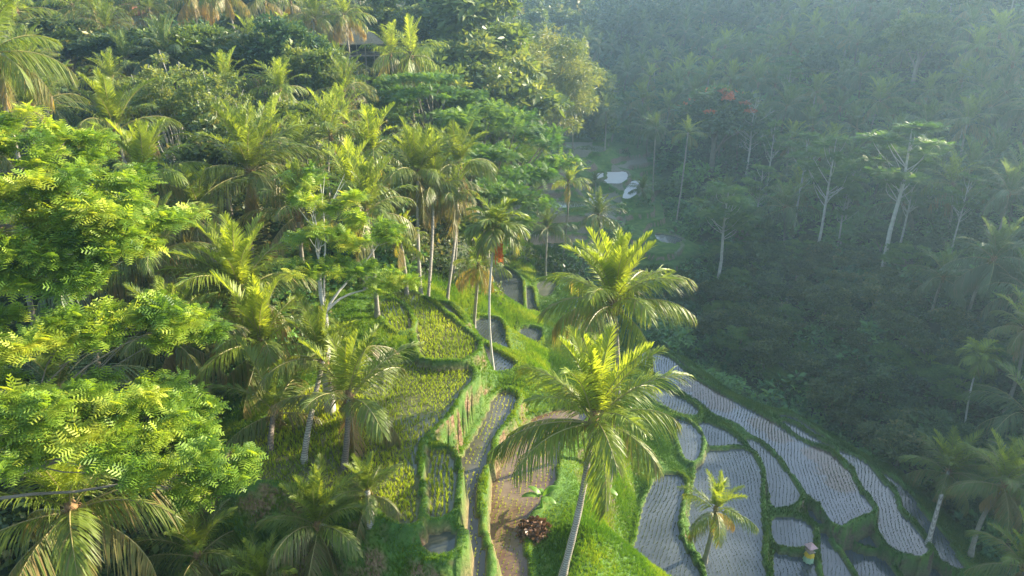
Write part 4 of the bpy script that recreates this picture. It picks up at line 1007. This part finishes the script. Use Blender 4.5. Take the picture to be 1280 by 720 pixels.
feather_tree('feathery_tree', 'lower yellow-green feathery-leaved tree at the left edge over the drooping corner palm', (-23, 20, 0),
  [(-10, 425, 25), (40, 425, 25), (130, 400, 26.5), (165, 392, 27), (200, 402, 27.5), (225, 415, 28), (-15, 500, 24), (30, 510, 24), (75, 500, 24.5), (115, 515, 25), (155, 505, 25.5), (200, 505, 26), (235, 525, 26.5), (60, 550, 24), (105, 560, 24), (150, 555, 24.5), (195, 550, 25), (240, 560, 26), (258, 588, 26.5), (220, 600, 25.5)], 0, 1, 302, 250, 1.1, None, None, .42, .47, .60)
feather_tree('feathery_tree', 'slim feathery-leaved tree with a thin grey trunk right of the rusty-hearted palm', (U(404, 440, t=38)[0], U(404, 440, t=38)[1], 0),
  [(400, 225, 38), (425, 245, 38.5), (385, 250, 38), (455, 275, 39), (480, 290, 39.5), (440, 300, 38.5), (395, 290, 37.5), (370, 300, 37.5), (420, 330, 38), (455, 335, 39), (480, 350, 39.5), (380, 335, 37)], 0, 1, 303, 120, .9, M_FEATH, M_BARK, .42, .46, .5)

# ---- leafy trees that can be told apart
tree_px(535, 86, 84, 'umbrella', 'flat-topped tree with layered crown behind the straight-trunked palms', None, None, 1.0, 0, rz=.4)
tree_px(605, 128, 80, 'umbrella', 'lower layered tree with bare limbs joined to the right of the flat-topped tree', None, None, .95, 1, rz=2.0)
tree_px(590, 185, 72, 'umbrella', 'small layered tree stepping down towards the shaded valley', None, None, .9, 0, rz=4.0)
tree_px(470, 92, 88, 'umbrella', 'layered tree half hidden behind the left side of the flat-topped tree', None, None, .9, 1, rz=1.0)
tree_px(205, 70, 66, 'pale', 'tall airy pale-leaved tree above the left grove', None, None, 1.0, 0)
tree_px(255, 88, 64, 'pale', 'second airy pale-leaved tree leaning on the right of the first', None, None, 1.0, 1)
tree_px(165, 92, 68, 'pale', 'shorter airy tree at the left of the pale pair', None, None, 1.0, 1)
tree_px(352, 28, 84, 'dark', 'dark round-headed tree at the top between the palms', None, None, 1.0, 0)
tree_px(75, 26, 86, 'round', 'broad leafy tree in front of the straw-fronded palms at the upper left', None, None, 1.5, 0)
tree_px(150, 28, 84, 'round', 'broad sunlit tree just below the red-roofed house', None, None, 1.4, 1)
tree_px(225, 24, 84, 'olive', 'broad yellowish tree right of the red-roofed house', None, None, 1.3, 0)
tree_px(285, 40, 82, 'round', 'deep green tree left of the dark round-headed tree', None, None, 1.2, 2)
tree_px(395, 62, 80, 'olive', 'pale tree right of the dark round-headed tree', None, None, 1.0, 1)
tree_px(425, 92, 82, 'olive', 'rounded yellow-green tree below the thatched pavilion', None, None, 1.0, 0)
tree_px(470, -6, 112, 'tower', 'dark climber-covered tree behind the thatched pavilion', None, None, 1.1, 0)
tree_px(560, -30, 118, 'tower', 'tall climber-covered tree with grey upper branches at the top', None, None, 1.1, 1)
tree_px(600, 5, 112, 'tower', 'climber-draped tree left of the golden bamboo', None, None, 1.2, 0)
tree_px(565, 55, 104, 'olive', 'hanging mass of pale foliage below the climber-covered trees', None, None, 1.1, 1)
tree_px(620, 78, 108, 'olive', 'rounded pale tree between the flat-topped tree and the bamboo', None, None, 1.0, 0)
tree_px(660, 22, 128, 'bamboo', 'arching golden bamboo glowing above the far terraces', None, None, 1.0, 0)
tree_px(640, 62, 124, 'bamboo', 'lower golden bamboo plume left of the glowing one', None, None, .8, 1)
tree_px(900, 112, 150, 'dark', 'large dome-shaped dark tree topped with red blossom on the shaded slope', 17, None, 1.15, 1)
SL = 'slender'
tree_px(1106, 156, 100, SL, 'white-trunked tree with a forked flat crown in the middle of the shaded slope', base=(1103, 342, -34), v=0, wide=1.5)
tree_px(1019, 168, 100, SL, 'slim white-trunked tree right of its twin on the shaded slope', base=(1017, 336, -36), v=1, wide=1.1)
tree_px(992, 170, 100, SL, 'slim white-trunked tree with a slightly leaning stem left of its twin', base=(989, 312, -36), v=2, wide=1.1)
tree_px(895, 232, 100, SL, 'slender tree with a low flat crown close to the rice terraces', base=(895, 364, -38), v=0, wide=1.5)
tree_px(1192, 112, 110, SL, 'tall thin-crowned tree above the leafless one on the right slope', base=(1178, 262, -30), v=1, wide=1.0)
tree_px(1166, 172, 105, 'bare', 'leafless white-branched tree on the right slope', base=(1167, 258, -30), wide=1.2)
tree_px(934, 118, 120, 'bare', 'leafless grey tree right of the red-blossomed dome', base=(930, 240, -33), wide=1.0)
tree_px(1160, 16, 160, 'olive', 'sunlit pale tree high on the right slope', height=14)
tree_px(955, 205, 98, SL, 'slender tree with a thin low crown behind the white-trunked twins', height=13, v=1, wide=1.2)
tree_px(1060, 235, 96, SL, 'shorter pale-stemmed tree left of the forked white-trunked tree', height=11, v=2, wide=1.3)
tree_px(1145, 215, 100, SL, 'shorter pale-stemmed tree right of the forked white-trunked tree', height=12, v=1, wide=1.3)
tree_px(930, 255, 92, 'umbrella', 'layered green tree standing over the scrub near the head of the lower terraces', height=9, v=0)
tree_px(1072, 190, 112, SL, 'thin pale-trunked tree right behind the slim twins', height=15, v=2, wide=.8)
tree_px(1215, 215, 92, SL, 'thin pale-trunked tree above the wide yellow-hearted palm', height=12, v=1, wide=.9)
tree_px(970, 150, 128, SL, 'thin pale-trunked tree between the red-blossomed dome and the slim twins', height=15, v=1, wide=.8)
# red blossoms on the dome tree
dome = [q for q in bpy.data.objects if q.get('label', '').startswith('large dome')][0]
cr = [c for c in dome.children if c.name.startswith('crown')][0]
gq = np.random.default_rng(77); sx = cr.scale
C = []
for i in range(30):
    a = gq.uniform(0, 6.28); r = gq.uniform(0, 3.6); C.append((cos(a) * r * sx[0], sin(a) * r * sx[1], (9.9 - .16 * r * r) * sx[2]))
mb = MB(); clump_leaves(mb, TW3, C, 1.2, 60, .5, 0, .4, .6, 78); mb.build('blossom', [M_RED], dome)

# ------------------------------------------------------------------ hillsides filled with trees
occ = []
for o_ in list(COL.objects):
    if o_.get('category') in ('palm tree', 'tree', 'bamboo', 'areca palm'): occ.append((o_.location.x, o_.location.y))
KEEP = [  # windows of the picture where nothing new may stand in front
 ([(470, 350), (600, 380), (640, 310), (860, 180), (880, 300), (860, 430), (1000, 520), (1210, 690), (1280, 800), (200, 800), (262, 545), (300, 500), (480, 430)], 200),
 ([(845, 100), (965, 100), (965, 245), (845, 245)], 140), ([(950, 165), (1235, 165), (1235, 300), (950, 300)], 92),
 ([(690, 130), (800, 150), (850, 180), (870, 300), (600, 330), (630, 180)], 128)]
def inpoly(x, y, P):
    r = False; n_ = len(P)
    for i in range(n_):
        a, b = P[i], P[(i + 1) % n_]
        if (a[1] > y) != (b[1] > y) and x < a[0] + (y - a[1]) / (b[1] - a[1]) * (b[0] - a[0]): r = not r
    return r
def fill(region, nmax, mind, chooser, seed, dlim=(0, 999)):
    g = np.random.default_rng(seed); cnt = 0; x0, x1, y0, y1 = region
    for _ in range(nmax * 40):
        if cnt >= nmax: break
        x = g.uniform(x0, x1); y = g.uniform(y0, y1); z = float(gz(x, y)); d = math.hypot(x, y)
        if not dlim[0] < d < dlim[1]: continue
        px, py, t = PR(x, y, z)
        if t < 10 or px < -120 or px > 1400 or py < -60: continue
        if float(samp(DMIN, x, y)) < 3.5: continue
        ch = chooser(g, x, y, px, py, t)
        if ch is None: continue
        h, md, fn = ch
        ptx, pty, tt = PR(x, y, z + h)
        wpx = F * md * .5 / t
        bad = False
        for P_, dd in KEEP:
            if t < dd and any(inpoly(px + ox, py + (pty - py) * f, P_) for ox in (-wpx, 0, wpx) for f in (0, .5, 1)): bad = True; break
        if bad: continue
        mdd = md * mind
        if any((x - a) ** 2 + (y - b) ** 2 < mdd * mdd for a, b in occ): continue
        fn(x, y, h); occ.append((x, y)); cnt += 1
    print('filled', cnt)
PALMS = [0]
REST = MB()
FARV = {}
def fpalm(style, size, label, group, tm=None):
    def fn(x, y, h):
        PALMS[0] += 1
        if PALMS[0] > 225:
            g = np.random.default_rng(int(abs(x * 31 + y * 17))); z = float(gz(x, y))
            for c_, az_, v_, sc_ in frond_plan(18, g, 0, True): add_frond(REST, MF[c_][v_], rotz(az_) * sc_ * size, np.array([x, y, z + h]), 0)
            V_, Q_ = trunk_arrays(.3, .2, h, .18, .12, 3, n=5); REST.add(V_ + [x, y, z], Q_, 2, .5); return
        g = np.random.default_rng(int(abs(x * 31 + y * 17))); z = float(gz(x, y))
        o = link('coconut_palm', None, None, (x, y, z)); tag(o, label, 'palm tree', group)
        r = g.uniform(0, 6.28)
        link('trunk', (TRKD if style == 'dark' else TRK)[g.integers(0, len(TRK))], o, (0, 0, 0), (0, 0, r), (1, 1, h / 10))
        cl = CROWN[style]; tp = TRK_TOP * 1.0
        link('crown', cl[g.integers(0, len(cl))], o, (cos(r) * TRK_TOP, sin(r) * TRK_TOP, h), (g.uniform(-.15, .15), g.uniform(-.15, .15), g.uniform(0, 6.28)), size * g.uniform(.85, 1.1))
    return fn
TRK_TOP = .8; TRK = []; TRKD = []
for i in range(3):
    mb = MB(); V_, Q_ = trunk_arrays(TRK_TOP, 0, 10, .18, .12, i, n=12); mb.add(V_, Q_); TRK.append(mb.mesh('palm_trunk', [M_TRUNK], True)); TRKD.append(mb.mesh('palm_trunk', [M_TRUNKD], True))
def ftree(kind, label, group, wide=1.0, cat='tree'):
    def fn(x, y, h): tree_at(x, y, kind, h, label, group, wide, cat=cat)
    return fn
def ch_left(g, x, y, px, py, t):
    r = g.random()
    near_ = t < 70
    if x > 4 or (x > -3 and y < 75): return None
    if r < .42: return (g.uniform(5, 9), 5.2, fpalm(g.choice(['green', 'yellow', 'green', 'dark']), .95, 'coconut palm crowded among others in the sunlit left grove', 'palms crowded in the left grove'))
    if r < .60: return (g.uniform(6, 9), 6.5, ftree('round', 'leafy green tree among the crowd on the sunlit left hillside', 'green trees crowding the left hillside'))
    if r < .78: return (g.uniform(6, 9), 6.5, ftree('olive', 'yellowish tree among the crowd on the sunlit left hillside', 'yellowish trees crowding the left hillside'))
    if r < .90: return (g.uniform(8, 13) if t > 90 else 7, 6.5, ftree('tower', 'climber-covered tree among the crowd on the left hillside', 'climber-covered trees crowding the left hillside'))
    return (g.uniform(5, 7), 6, ftree('dark', 'dark tree among the crowd on the left hillside', 'dark trees crowding the left hillside'))
fill((-110, 4, 30, 130), 150, 1.0, ch_left, 1)
def ch_far(g, x, y, px, py, t):
    r = g.random()
    if r < .35: return (g.uniform(9, 14), 8, fpalm('green', 1.05, 'hazy palm in the forest at the head of the valley', 'hazy palms at the head of the valley'))
    if r < .7: return (g.uniform(9, 14), 9, ftree('olive', 'hazy pale tree in the forest at the head of the valley', 'hazy pale trees at the head of the valley', 1.1))
    return (g.uniform(11, 17), 9, ftree('tower', 'hazy climber-covered tree at the head of the valley', 'hazy climber-covered trees at the head of the valley', 1.2))
def ch_right(g, x, y, px, py, t):
    s = float(gz(x, y))
    if x < 24 or (x < 30 and y > 85): return None
    if px < 1180 and 330 < py: return None          # open undergrowth above the terraces
    if t < 72 and px < 1240: return None
    r = g.random()
    hp = g.uniform(5, 9.5)
    if r < .72: return (hp, 5.2, fpalm('dark' if g.random() < .6 else 'green', 1.12, 'coconut palm in the dense hazy palm grove on the shaded right slope', 'palms of the shaded right slope'))
    if r < .765: return (g.uniform(12, 15), 8, ftree('slender', 'white-stemmed tree rising from the palm grove on the shaded right slope', 'white-stemmed trees of the right slope', .9))
    if r < .9: return (g.uniform(7, 10), 7.5, ftree('dark', 'dark leafy tree among the palms on the shaded right slope', 'dark trees of the right slope'))
    return (g.uniform(7, 10), 7.5, ftree('umbrella', 'layered feathery tree among the palms on the shaded right slope', 'layered trees of the right slope'))
fill((24, 90, 40, 120), 130, 1.0, ch_right, 3)
fill((24, 150, 90, 200), 130, 1.0, ch_right, 4)
fill((24, 150, 150, 260), 60, 1.0, ch_right, 5)
fill((-140, 70, 130, 330), 130, 1.0, ch_far, 2)

print('palms', PALMS)
if REST.n: tag(REST.build('hazy_palm_grove', [M_PALMD, M_RACH, M_TRUNKD]), 'hazy mass of distant palms beyond the separate ones', 'palm grove', None, 'stuff')
# ------------------------------------------------------------------ undergrowth
def undergrowth(name, label, cond, n, mat_list, seed, leaf=1.0, rb=.5):
    g = np.random.default_rng(seed)
    az = g.uniform(-radians(44), radians(44), n); d = 20 * (340 / 20) ** g.random(n)
    x = d * np.sin(az); y = d * np.cos(az); z = gz(x, y); px, py, t = PR(x, y, z)
    dm = samp(DMIN, x, y); zz = samp(zr, x, y)
    k = cond(x, y, px, py, t) & (dm > 2.6) & ((zz < .5) | (g.random(n) < np.where((x > -2) & (x < 12) & (y < 60), .02, .10))) & (px > -150) & (px < 1430) & (py < 900)
    x = x[k]; y = y[k]; z = z[k]; d = d[k]; zz = zz[k]; N_ = len(x)
    r = (0.55 + d * .010) * g.uniform(.5, 1.5, N_) * np.where(zz > .5, .6, 1)
    big = g.random(N_) < .14; r = np.where(big, r * 2.0, r)
    pal = [MB() for _ in mat_list]; which = g.integers(0, len(mat_list), N_) if len(mat_list) > 1 else np.zeros(N_, int)
    which = np.where(vnoise(x, y, 14, 40) > .0, which, 0)
    tone = np.clip(rb + vnoise(x, y, 9, 41) * 1.1 + g.normal(0, .2, N_), 0, 1)
    for w_ in range(len(mat_list)):
        s_ = which == w_
        idx = np.repeat(np.where(s_)[0], np.where(big[s_], 120, 34)); m = len(idx)
        dd = norm(g.normal(size=(m, 3))); dd[:, 2] = np.abs(dd[:, 2])
        P = np.stack([x, y, z], 1)[idx] + dd * (r[idx] * g.uniform(.75, 1.1, m))[:, None] * [1, 1, .85] - [0, 0, .15]
        M = frames(norm(dd * [1, 1, .3] + .8 * g.normal(size=(m, 3)) * [1, 1, .5]), norm(dd + [0, 0, .8]))
        pick = g.integers(0, 4, m); sz = r[idx] * np.where(big[idx], .30, .52) * leaf * g.uniform(.7, 1.2, m)
        for q in range(4):
            kk = pick == q; scatter(pal[w_], TW3[q] if leaf < 1.1 else TW[q], P[kk], M[kk], sz[kk], 0, tone[idx][kk] + g.normal(0, .12, kk.sum()))
    for w_, mt in enumerate(mat_list):
        if pal[w_].n: tag(pal[w_].build(name, [mt]), label, 'undergrowth', None, 'stuff')
    print(name, N_)
def ch_shrub(g, x, y, px, py, t):
    if x < 20 or py < 320 or px > 1250: return None
    k = g.choice(['round', 'dark', 'round', 'round', 'umbrella'])
    return (g.uniform(2.6, 5.0), 3.6, ftree(k, 'leafy shrub in the dense scrub of the shaded right slope', 'shrubs of the shaded right slope', 1.25, 'shrub'))
fill((20, 80, 40, 125), 110, .75, ch_shrub, 8)
undergrowth('undergrowth', 'tangled bushes and creepers covering the sunlit left hillside', lambda x, y, px, py, t: (x < 8) | (py < 150), 9000, [M_BROAD, M_BUSH, M_OLIVE], 51)
undergrowth('undergrowth', 'dense dark scrub covering the shaded right slope', lambda x, y, px, py, t: (x >= 8) & (py >= 100), 9000, [M_BUSH, M_DARKB], 52, 1.15, .5)
undergrowth('undergrowth', 'hazy scrub on the upper right slope', lambda x, y, px, py, t: (x >= 8) & (py < 100), 5000, [M_DARKB, M_BUSH], 53)

# far forest beyond the last separate trees
g = np.random.default_rng(91); n = 5200
az = g.uniform(-radians(42), radians(42), n); d = 240 * (900 / 240) ** g.random(n); x = d * np.sin(az); y = d * np.cos(az)
mb = MB(); C = np.stack([x, y, gz(x, y) + 4 + g.uniform(0, 6, n)], 1)
clump_leaves(mb, TW3, C, (3 + d * .012) * g.uniform(.7, 1.3, n), 46, 2.4, 0, 1.1, .4, 92, .5, .3)
tag(mb.build('far_forest', [M_BROAD]), 'blue-hazed forest on the farthest hills', 'forest', None, 'stuff')

# ------------------------------------------------------------------ small plants
def banana(px, py, z, h, label, seed=1, cat='banana plant'):
    bx, by = U(px, py, z=z)[:2]
    for _ in range(10): bx, by = U(px, py, z=float(gz(bx, by)))[:2]
    g = np.random.default_rng(seed); o = link('banana_plant', None, None, (bx, by, float(gz(bx, by)))); tag(o, label, cat)
    mb = MB(); mb.add(*tube([(0, 0, -.1), (0, 0, h * .45)], [.09, .05], 7)); mb.build('stem', [M_BANANA], o, True)
    for i in range(7):
        a = i * 2.4 + g.uniform(-.3, .3); L = h * g.uniform(.6, .85); s = np.linspace(0, 1, 7); e = 1.25 - .9 * (i / 7); th = e - 1.3 * s ** 1.2
        x_ = np.cumsum(np.cos(th)) * L / 7; z_ = np.cumsum(np.sin(th)) * L / 7 + h * .42; w_ = L * .17 * np.sin(pi * np.clip(.1 + .86 * s, 0, 1)) ** .6
        V_ = []
        for k in range(7): V_ += [[x_[k], -w_[k], z_[k] - w_[k] * .25], [x_[k], 0, z_[k]], [x_[k], w_[k], z_[k] - w_[k] * .25]]
        V_ = np.array(V_) @ rotz(a).T; Q_ = []
        for k in range(6): b = 3 * k; Q_ += [[b, b + 1, b + 4, b + 3], [b + 1, b + 2, b + 5, b + 4]]
        mb = MB(); mb.add(V_, Q_, 0, g.random()); mb.build('leaf', [M_BANANA], o, True)
banana(677, 634, -24.5, 1.5, 'small pale-leaved banana plant beside the brown pool', 1)
banana(750, 622, -24.8, 1.5, 'small banana plant in the grass right of the leaning ridge trunk', 2)
banana(962, 508, -38.5, 2.6, 'banana plant with pale arching leaves above the outer rice terrace', 3)
banana(1155, 470, -37, 3.0, 'banana plant low on the shaded slope', 4)
banana(852, 432, -39, 2.6, 'banana plant beside the head of the lower terraces', 5)
banana(512, 348, -21, 2.2, 'banana plant with yellow leaves left of the straight palm trunks', 6)
# heap of dry brush by the pool
bx, by = U(668, 655, z=-24.4)[:2]; mb = MB(); g = np.random.default_rng(6)
m = 420; dd = norm(g.normal(size=(m, 3))); dd[:, 2] = abs(dd[:, 2]); P = dd * g.uniform(.4, 1, m)[:, None] * [.85, .95, .45]
scatter(mb, TW3[0], P, frames(norm(g.normal(size=(m, 3))), dd), np.full(m, .34), 0)
o = mb.build('dry_brush_heap', [M_DRY]); o.location = (bx, by, float(gz(bx, by))); tag(o, 'heap of reddish dry leaves on the bank beside the brown pool', 'brush heap')

# ------------------------------------------------------------------ buildings
M_THATCH = plain('thatch', [(.3, (.15, .13, .09)), (.7, (.30, .26, .18))], 5, .95, .8)
M_WOOD = plain('grey_wood', [(.3, (.16, .13, .10)), (.7, (.34, .30, .25))], 5, .8, .3)
M_INNER = plain('dark_wood', [(.3, (.03, .03, .03)), (.7, (.06, .055, .05))], 3)
M_TILE = plain('red_tile', [(.3, (.30, .09, .06)), (.7, (.42, .16, .10))], 6, .8, .6)
M_WALL = plain('pale_wall', [(.3, (.45, .46, .46)), (.7, (.62, .62, .60))], 2, .8, .1)
M_REDP = plain('red_paint', [(.3, (.45, .04, .06)), (.7, (.55, .07, .09))], 3, .6, .1)
def hip_roof(mb, hx, hy, z0, h, ridge, ov=.6, th=.18):
    X_, Y_ = hx + ov, hy + ov
    b = [[-X_, -Y_, z0], [X_, -Y_, z0], [X_, Y_, z0], [-X_, Y_, z0]]; t_ = [[-ridge, -.02, z0 + h], [ridge, -.02, z0 + h], [ridge, .02, z0 + h], [-ridge, .02, z0 + h]]
    mb.add(b + t_, [[0, 1, 5, 4], [1, 2, 6, 5], [2, 3, 7, 6], [3, 0, 4, 7], [3, 2, 1, 0], [4, 5, 6, 7]], 0, .5)
    mb.box((0, 0, z0 - th / 2), (X_, Y_, th / 2))
def ground_at(px, py, t):
    c = U(px, py, t=t); return c
c = ground_at(452, 82, 108); o = link('thatched_pavilion', None, None, (c[0], c[1], c[2]), (0, 0, .25), .72); tag(o, 'open wooden pavilion on posts under a grey thatched roof, among the upper left trees', 'pavilion')
mb = MB(); hip_roof(mb, 4.6, 3.2, 4.6, 3.4, 1.2); mb.build('roof', [M_THATCH], o)
mb = MB(); mb.box((0, 0, 2.2), (4.6, 3.2, .12)); mb.build('deck', [M_WOOD], o)
mb = MB(); mb.box((0, 1.6, 3.4), (4.2, .1, 1.05)); mb.build('back_wall', [M_INNER], o)
for i in range(6):
    for yy in (-3.1, 3.1):
        mb = MB(); mb.box((-4.4 + i * 1.76, yy, .1), (.10, .10, 4.38)); mb.build('post', [M_WOOD], o)
mb = MB(); mb.box((0, -3.25, 2.95), (4.5, .04, .05)); mb.box((0, -3.25, 2.6), (4.5, .03, .03)); mb.build('railing', [M_WOOD], o)
c = ground_at(162, 38, 112); o = link('village_house', None, None, (c[0], c[1], c[2] - 1), (0, 0, -.3)); tag(o, 'small house with a red tiled roof and red door among the upper left trees', 'house')
mb = MB(); mb.box((0, 0, 1.6), (2.6, 2.0, 1.6)); mb.build('wall', [M_WALL], o)
mb = MB(); hip_roof(mb, 2.6, 2.0, 3.4, 1.7, 1.0, .5); mb.build('roof', [M_TILE], o)
mb = MB(); mb.box((.6, -2.06, 1.0), (.5, .05, 1.0)); mb.build('door', [M_REDP], o)
mb = MB(); mb.box((-1.1, -2.06, 1.7), (.55, .05, .5)); mb.build('window', [M_INNER], o)
c = ground_at(98, 32, 116); o = link('village_house', None, None, (c[0], c[1], c[2] - 1), (0, 0, .2)); tag(o, 'pale walled house glimpsed through straw-fronded palms at the upper left', 'house')
mb = MB(); mb.box((0, 0, 1.6), (3.2, 2.0, 1.6)); mb.build('wall', [M_WALL], o)
mb = MB(); hip_roof(mb, 3.2, 2.0, 3.4, 1.6, 1.4, .5); mb.build('roof', [M_THATCH], o)
for xx in (-1.6, 1.4):
    mb = MB(); mb.box((xx, -2.06, 1.7), (.5, .05, .5)); mb.build('window', [M_INNER], o)
def field_hut(px, py, z, s, label):
    bx, by = U(px, py, z=z)[:2]
    for _ in range(10): bx, by = U(px, py, z=float(gz(bx, by)))[:2]
    o = link('field_hut', None, None, (bx, by, float(gz(bx, by))), (0, 0, .3)); tag(o, label, 'hut')
    mb = MB(); hip_roof(mb, 1.3 * s, 1.0 * s, 2.1 * s, .9 * s, .5 * s, .35); mb.build('roof', [M_TILE], o)
    for i in (-1, 1):
        for j in (-1, 1):
            mb = MB(); mb.box((i * 1.2 * s, j * .9 * s, 1.0 * s), (.07, .07, 1.05 * s)); mb.build('post', [M_WOOD], o)
    mb = MB(); mb.box((0, 0, .6 * s), (1.2 * s, .9 * s, .06)); mb.build('deck', [M_WOOD], o)
field_hut(714, 172, -28.5, 1.2, 'tiny red-roofed field hut beside the far terraces')

# ------------------------------------------------------------------ offering shrine on the bund
M_YEL = plain('yellow_cloth', [(.3, (.72, .46, .03)), (.7, (.85, .60, .08))], 6, .7, .2)
M_GRN = plain('pale_green_cloth', [(.3, (.32, .50, .30)), (.7, (.50, .62, .42))], 6, .7, .2)
M_PINK = plain('pink_cloth', [(.3, (.50, .28, .30)), (.7, (.62, .42, .40))], 6, .7, .2)
bx, by = U(1011, 697, z=-35.8)[:2]; bz = float(gz(bx, by))
o = link('offering_shrine', None, None, (bx, by, bz), (.0, 0, .3)); tag(o, 'small offering shrine wrapped in yellow and pale green cloth on a bund', 'shrine')
def cone_skirt(z0, z1, r0, r1, m, name, folds=9):
    s = 27; mb = MB(); V_ = []; Q_ = []
    for zi, (zz, rr_) in enumerate(((z0, r0), ((z0 + z1) / 2, (r0 + r1) / 2), (z1, r1))):
        for i in range(s): a = 2 * pi * i / s; q = rr_ * (1 + .14 * sin(folds * a) * (1 - zi / 2.5)); V_.append([cos(a) * q, sin(a) * q, zz])
    for k in range(2):
        for i in range(s): j = (i + 1) % s; Q_.append([k * s + i, k * s + j, (k + 1) * s + j, (k + 1) * s + i])
    mb.add(V_, Q_); mb.build(name, [m], o, True)
for q in ((-.2, -.2), (.2, -.2), (.2, .2), (-.2, .2)):
    mb = MB(); mb.add(*tube([(q[0], q[1], -.1), (q[0] * .8, q[1] * .8, 1.15)], [.025, .02], 6)); mb.build('post', [M_WOOD], o)
cone_skirt(.15, .62, .36, .27, M_GRN, 'green_skirt'); cone_skirt(.6, .98, .33, .25, M_YEL, 'yellow_skirt')
mb = MB(); mb.box((0, 0, 1.0), (.26, .26, .025)); mb.box((0, .24, 1.2), (.26, .015, .2)); mb.build('tray', [M_WOOD], o)
mb = MB(); V_ = [[-.33, -.33, 1.42], [.33, -.33, 1.42], [.33, .33, 1.42], [-.33, .33, 1.42], [-.02, -.02, 1.75], [.02, -.02, 1.75], [.02, .02, 1.75], [-.02, .02, 1.75]]
mb.add(V_, [[0, 1, 5, 4], [1, 2, 6, 5], [2, 3, 7, 6], [3, 0, 4, 7], [3, 2, 1, 0]]); mb.build('roof', [M_PINK], o)

# ------------------------------------------------------------------ air
zs = [v for v in (float(Z.min()),)]
hm = bpy.data.materials.new('haze'); hm.use_nodes = True; n_ = hm.node_tree; n_.nodes.clear()
oo = n_.nodes.new('ShaderNodeOutputMaterial'); pv = n_.nodes.new('ShaderNodeVolumePrincipled')
pv.inputs['Color'].default_value = (.50, .76, 1.0, 1); pv.inputs['Density'].default_value = HAZE_DENSITY; pv.inputs['Anisotropy'].default_value = .6
n_.links.new(pv.outputs[0], oo.inputs['Volume'])
zt = float(Z.max()) + 25; zb_ = float(Z.min()) - 1
mb = MB(); mb.box((0, 380, (zt + zb_) / 2), (430, 560, (zt - zb_) / 2)); o = mb.build('haze', [hm]); tag(o, 'thin blue morning haze filling the valley', 'haze', None, 'stuff')
print([q for q in ntall if q[2] < 3 or q[2] > 16])
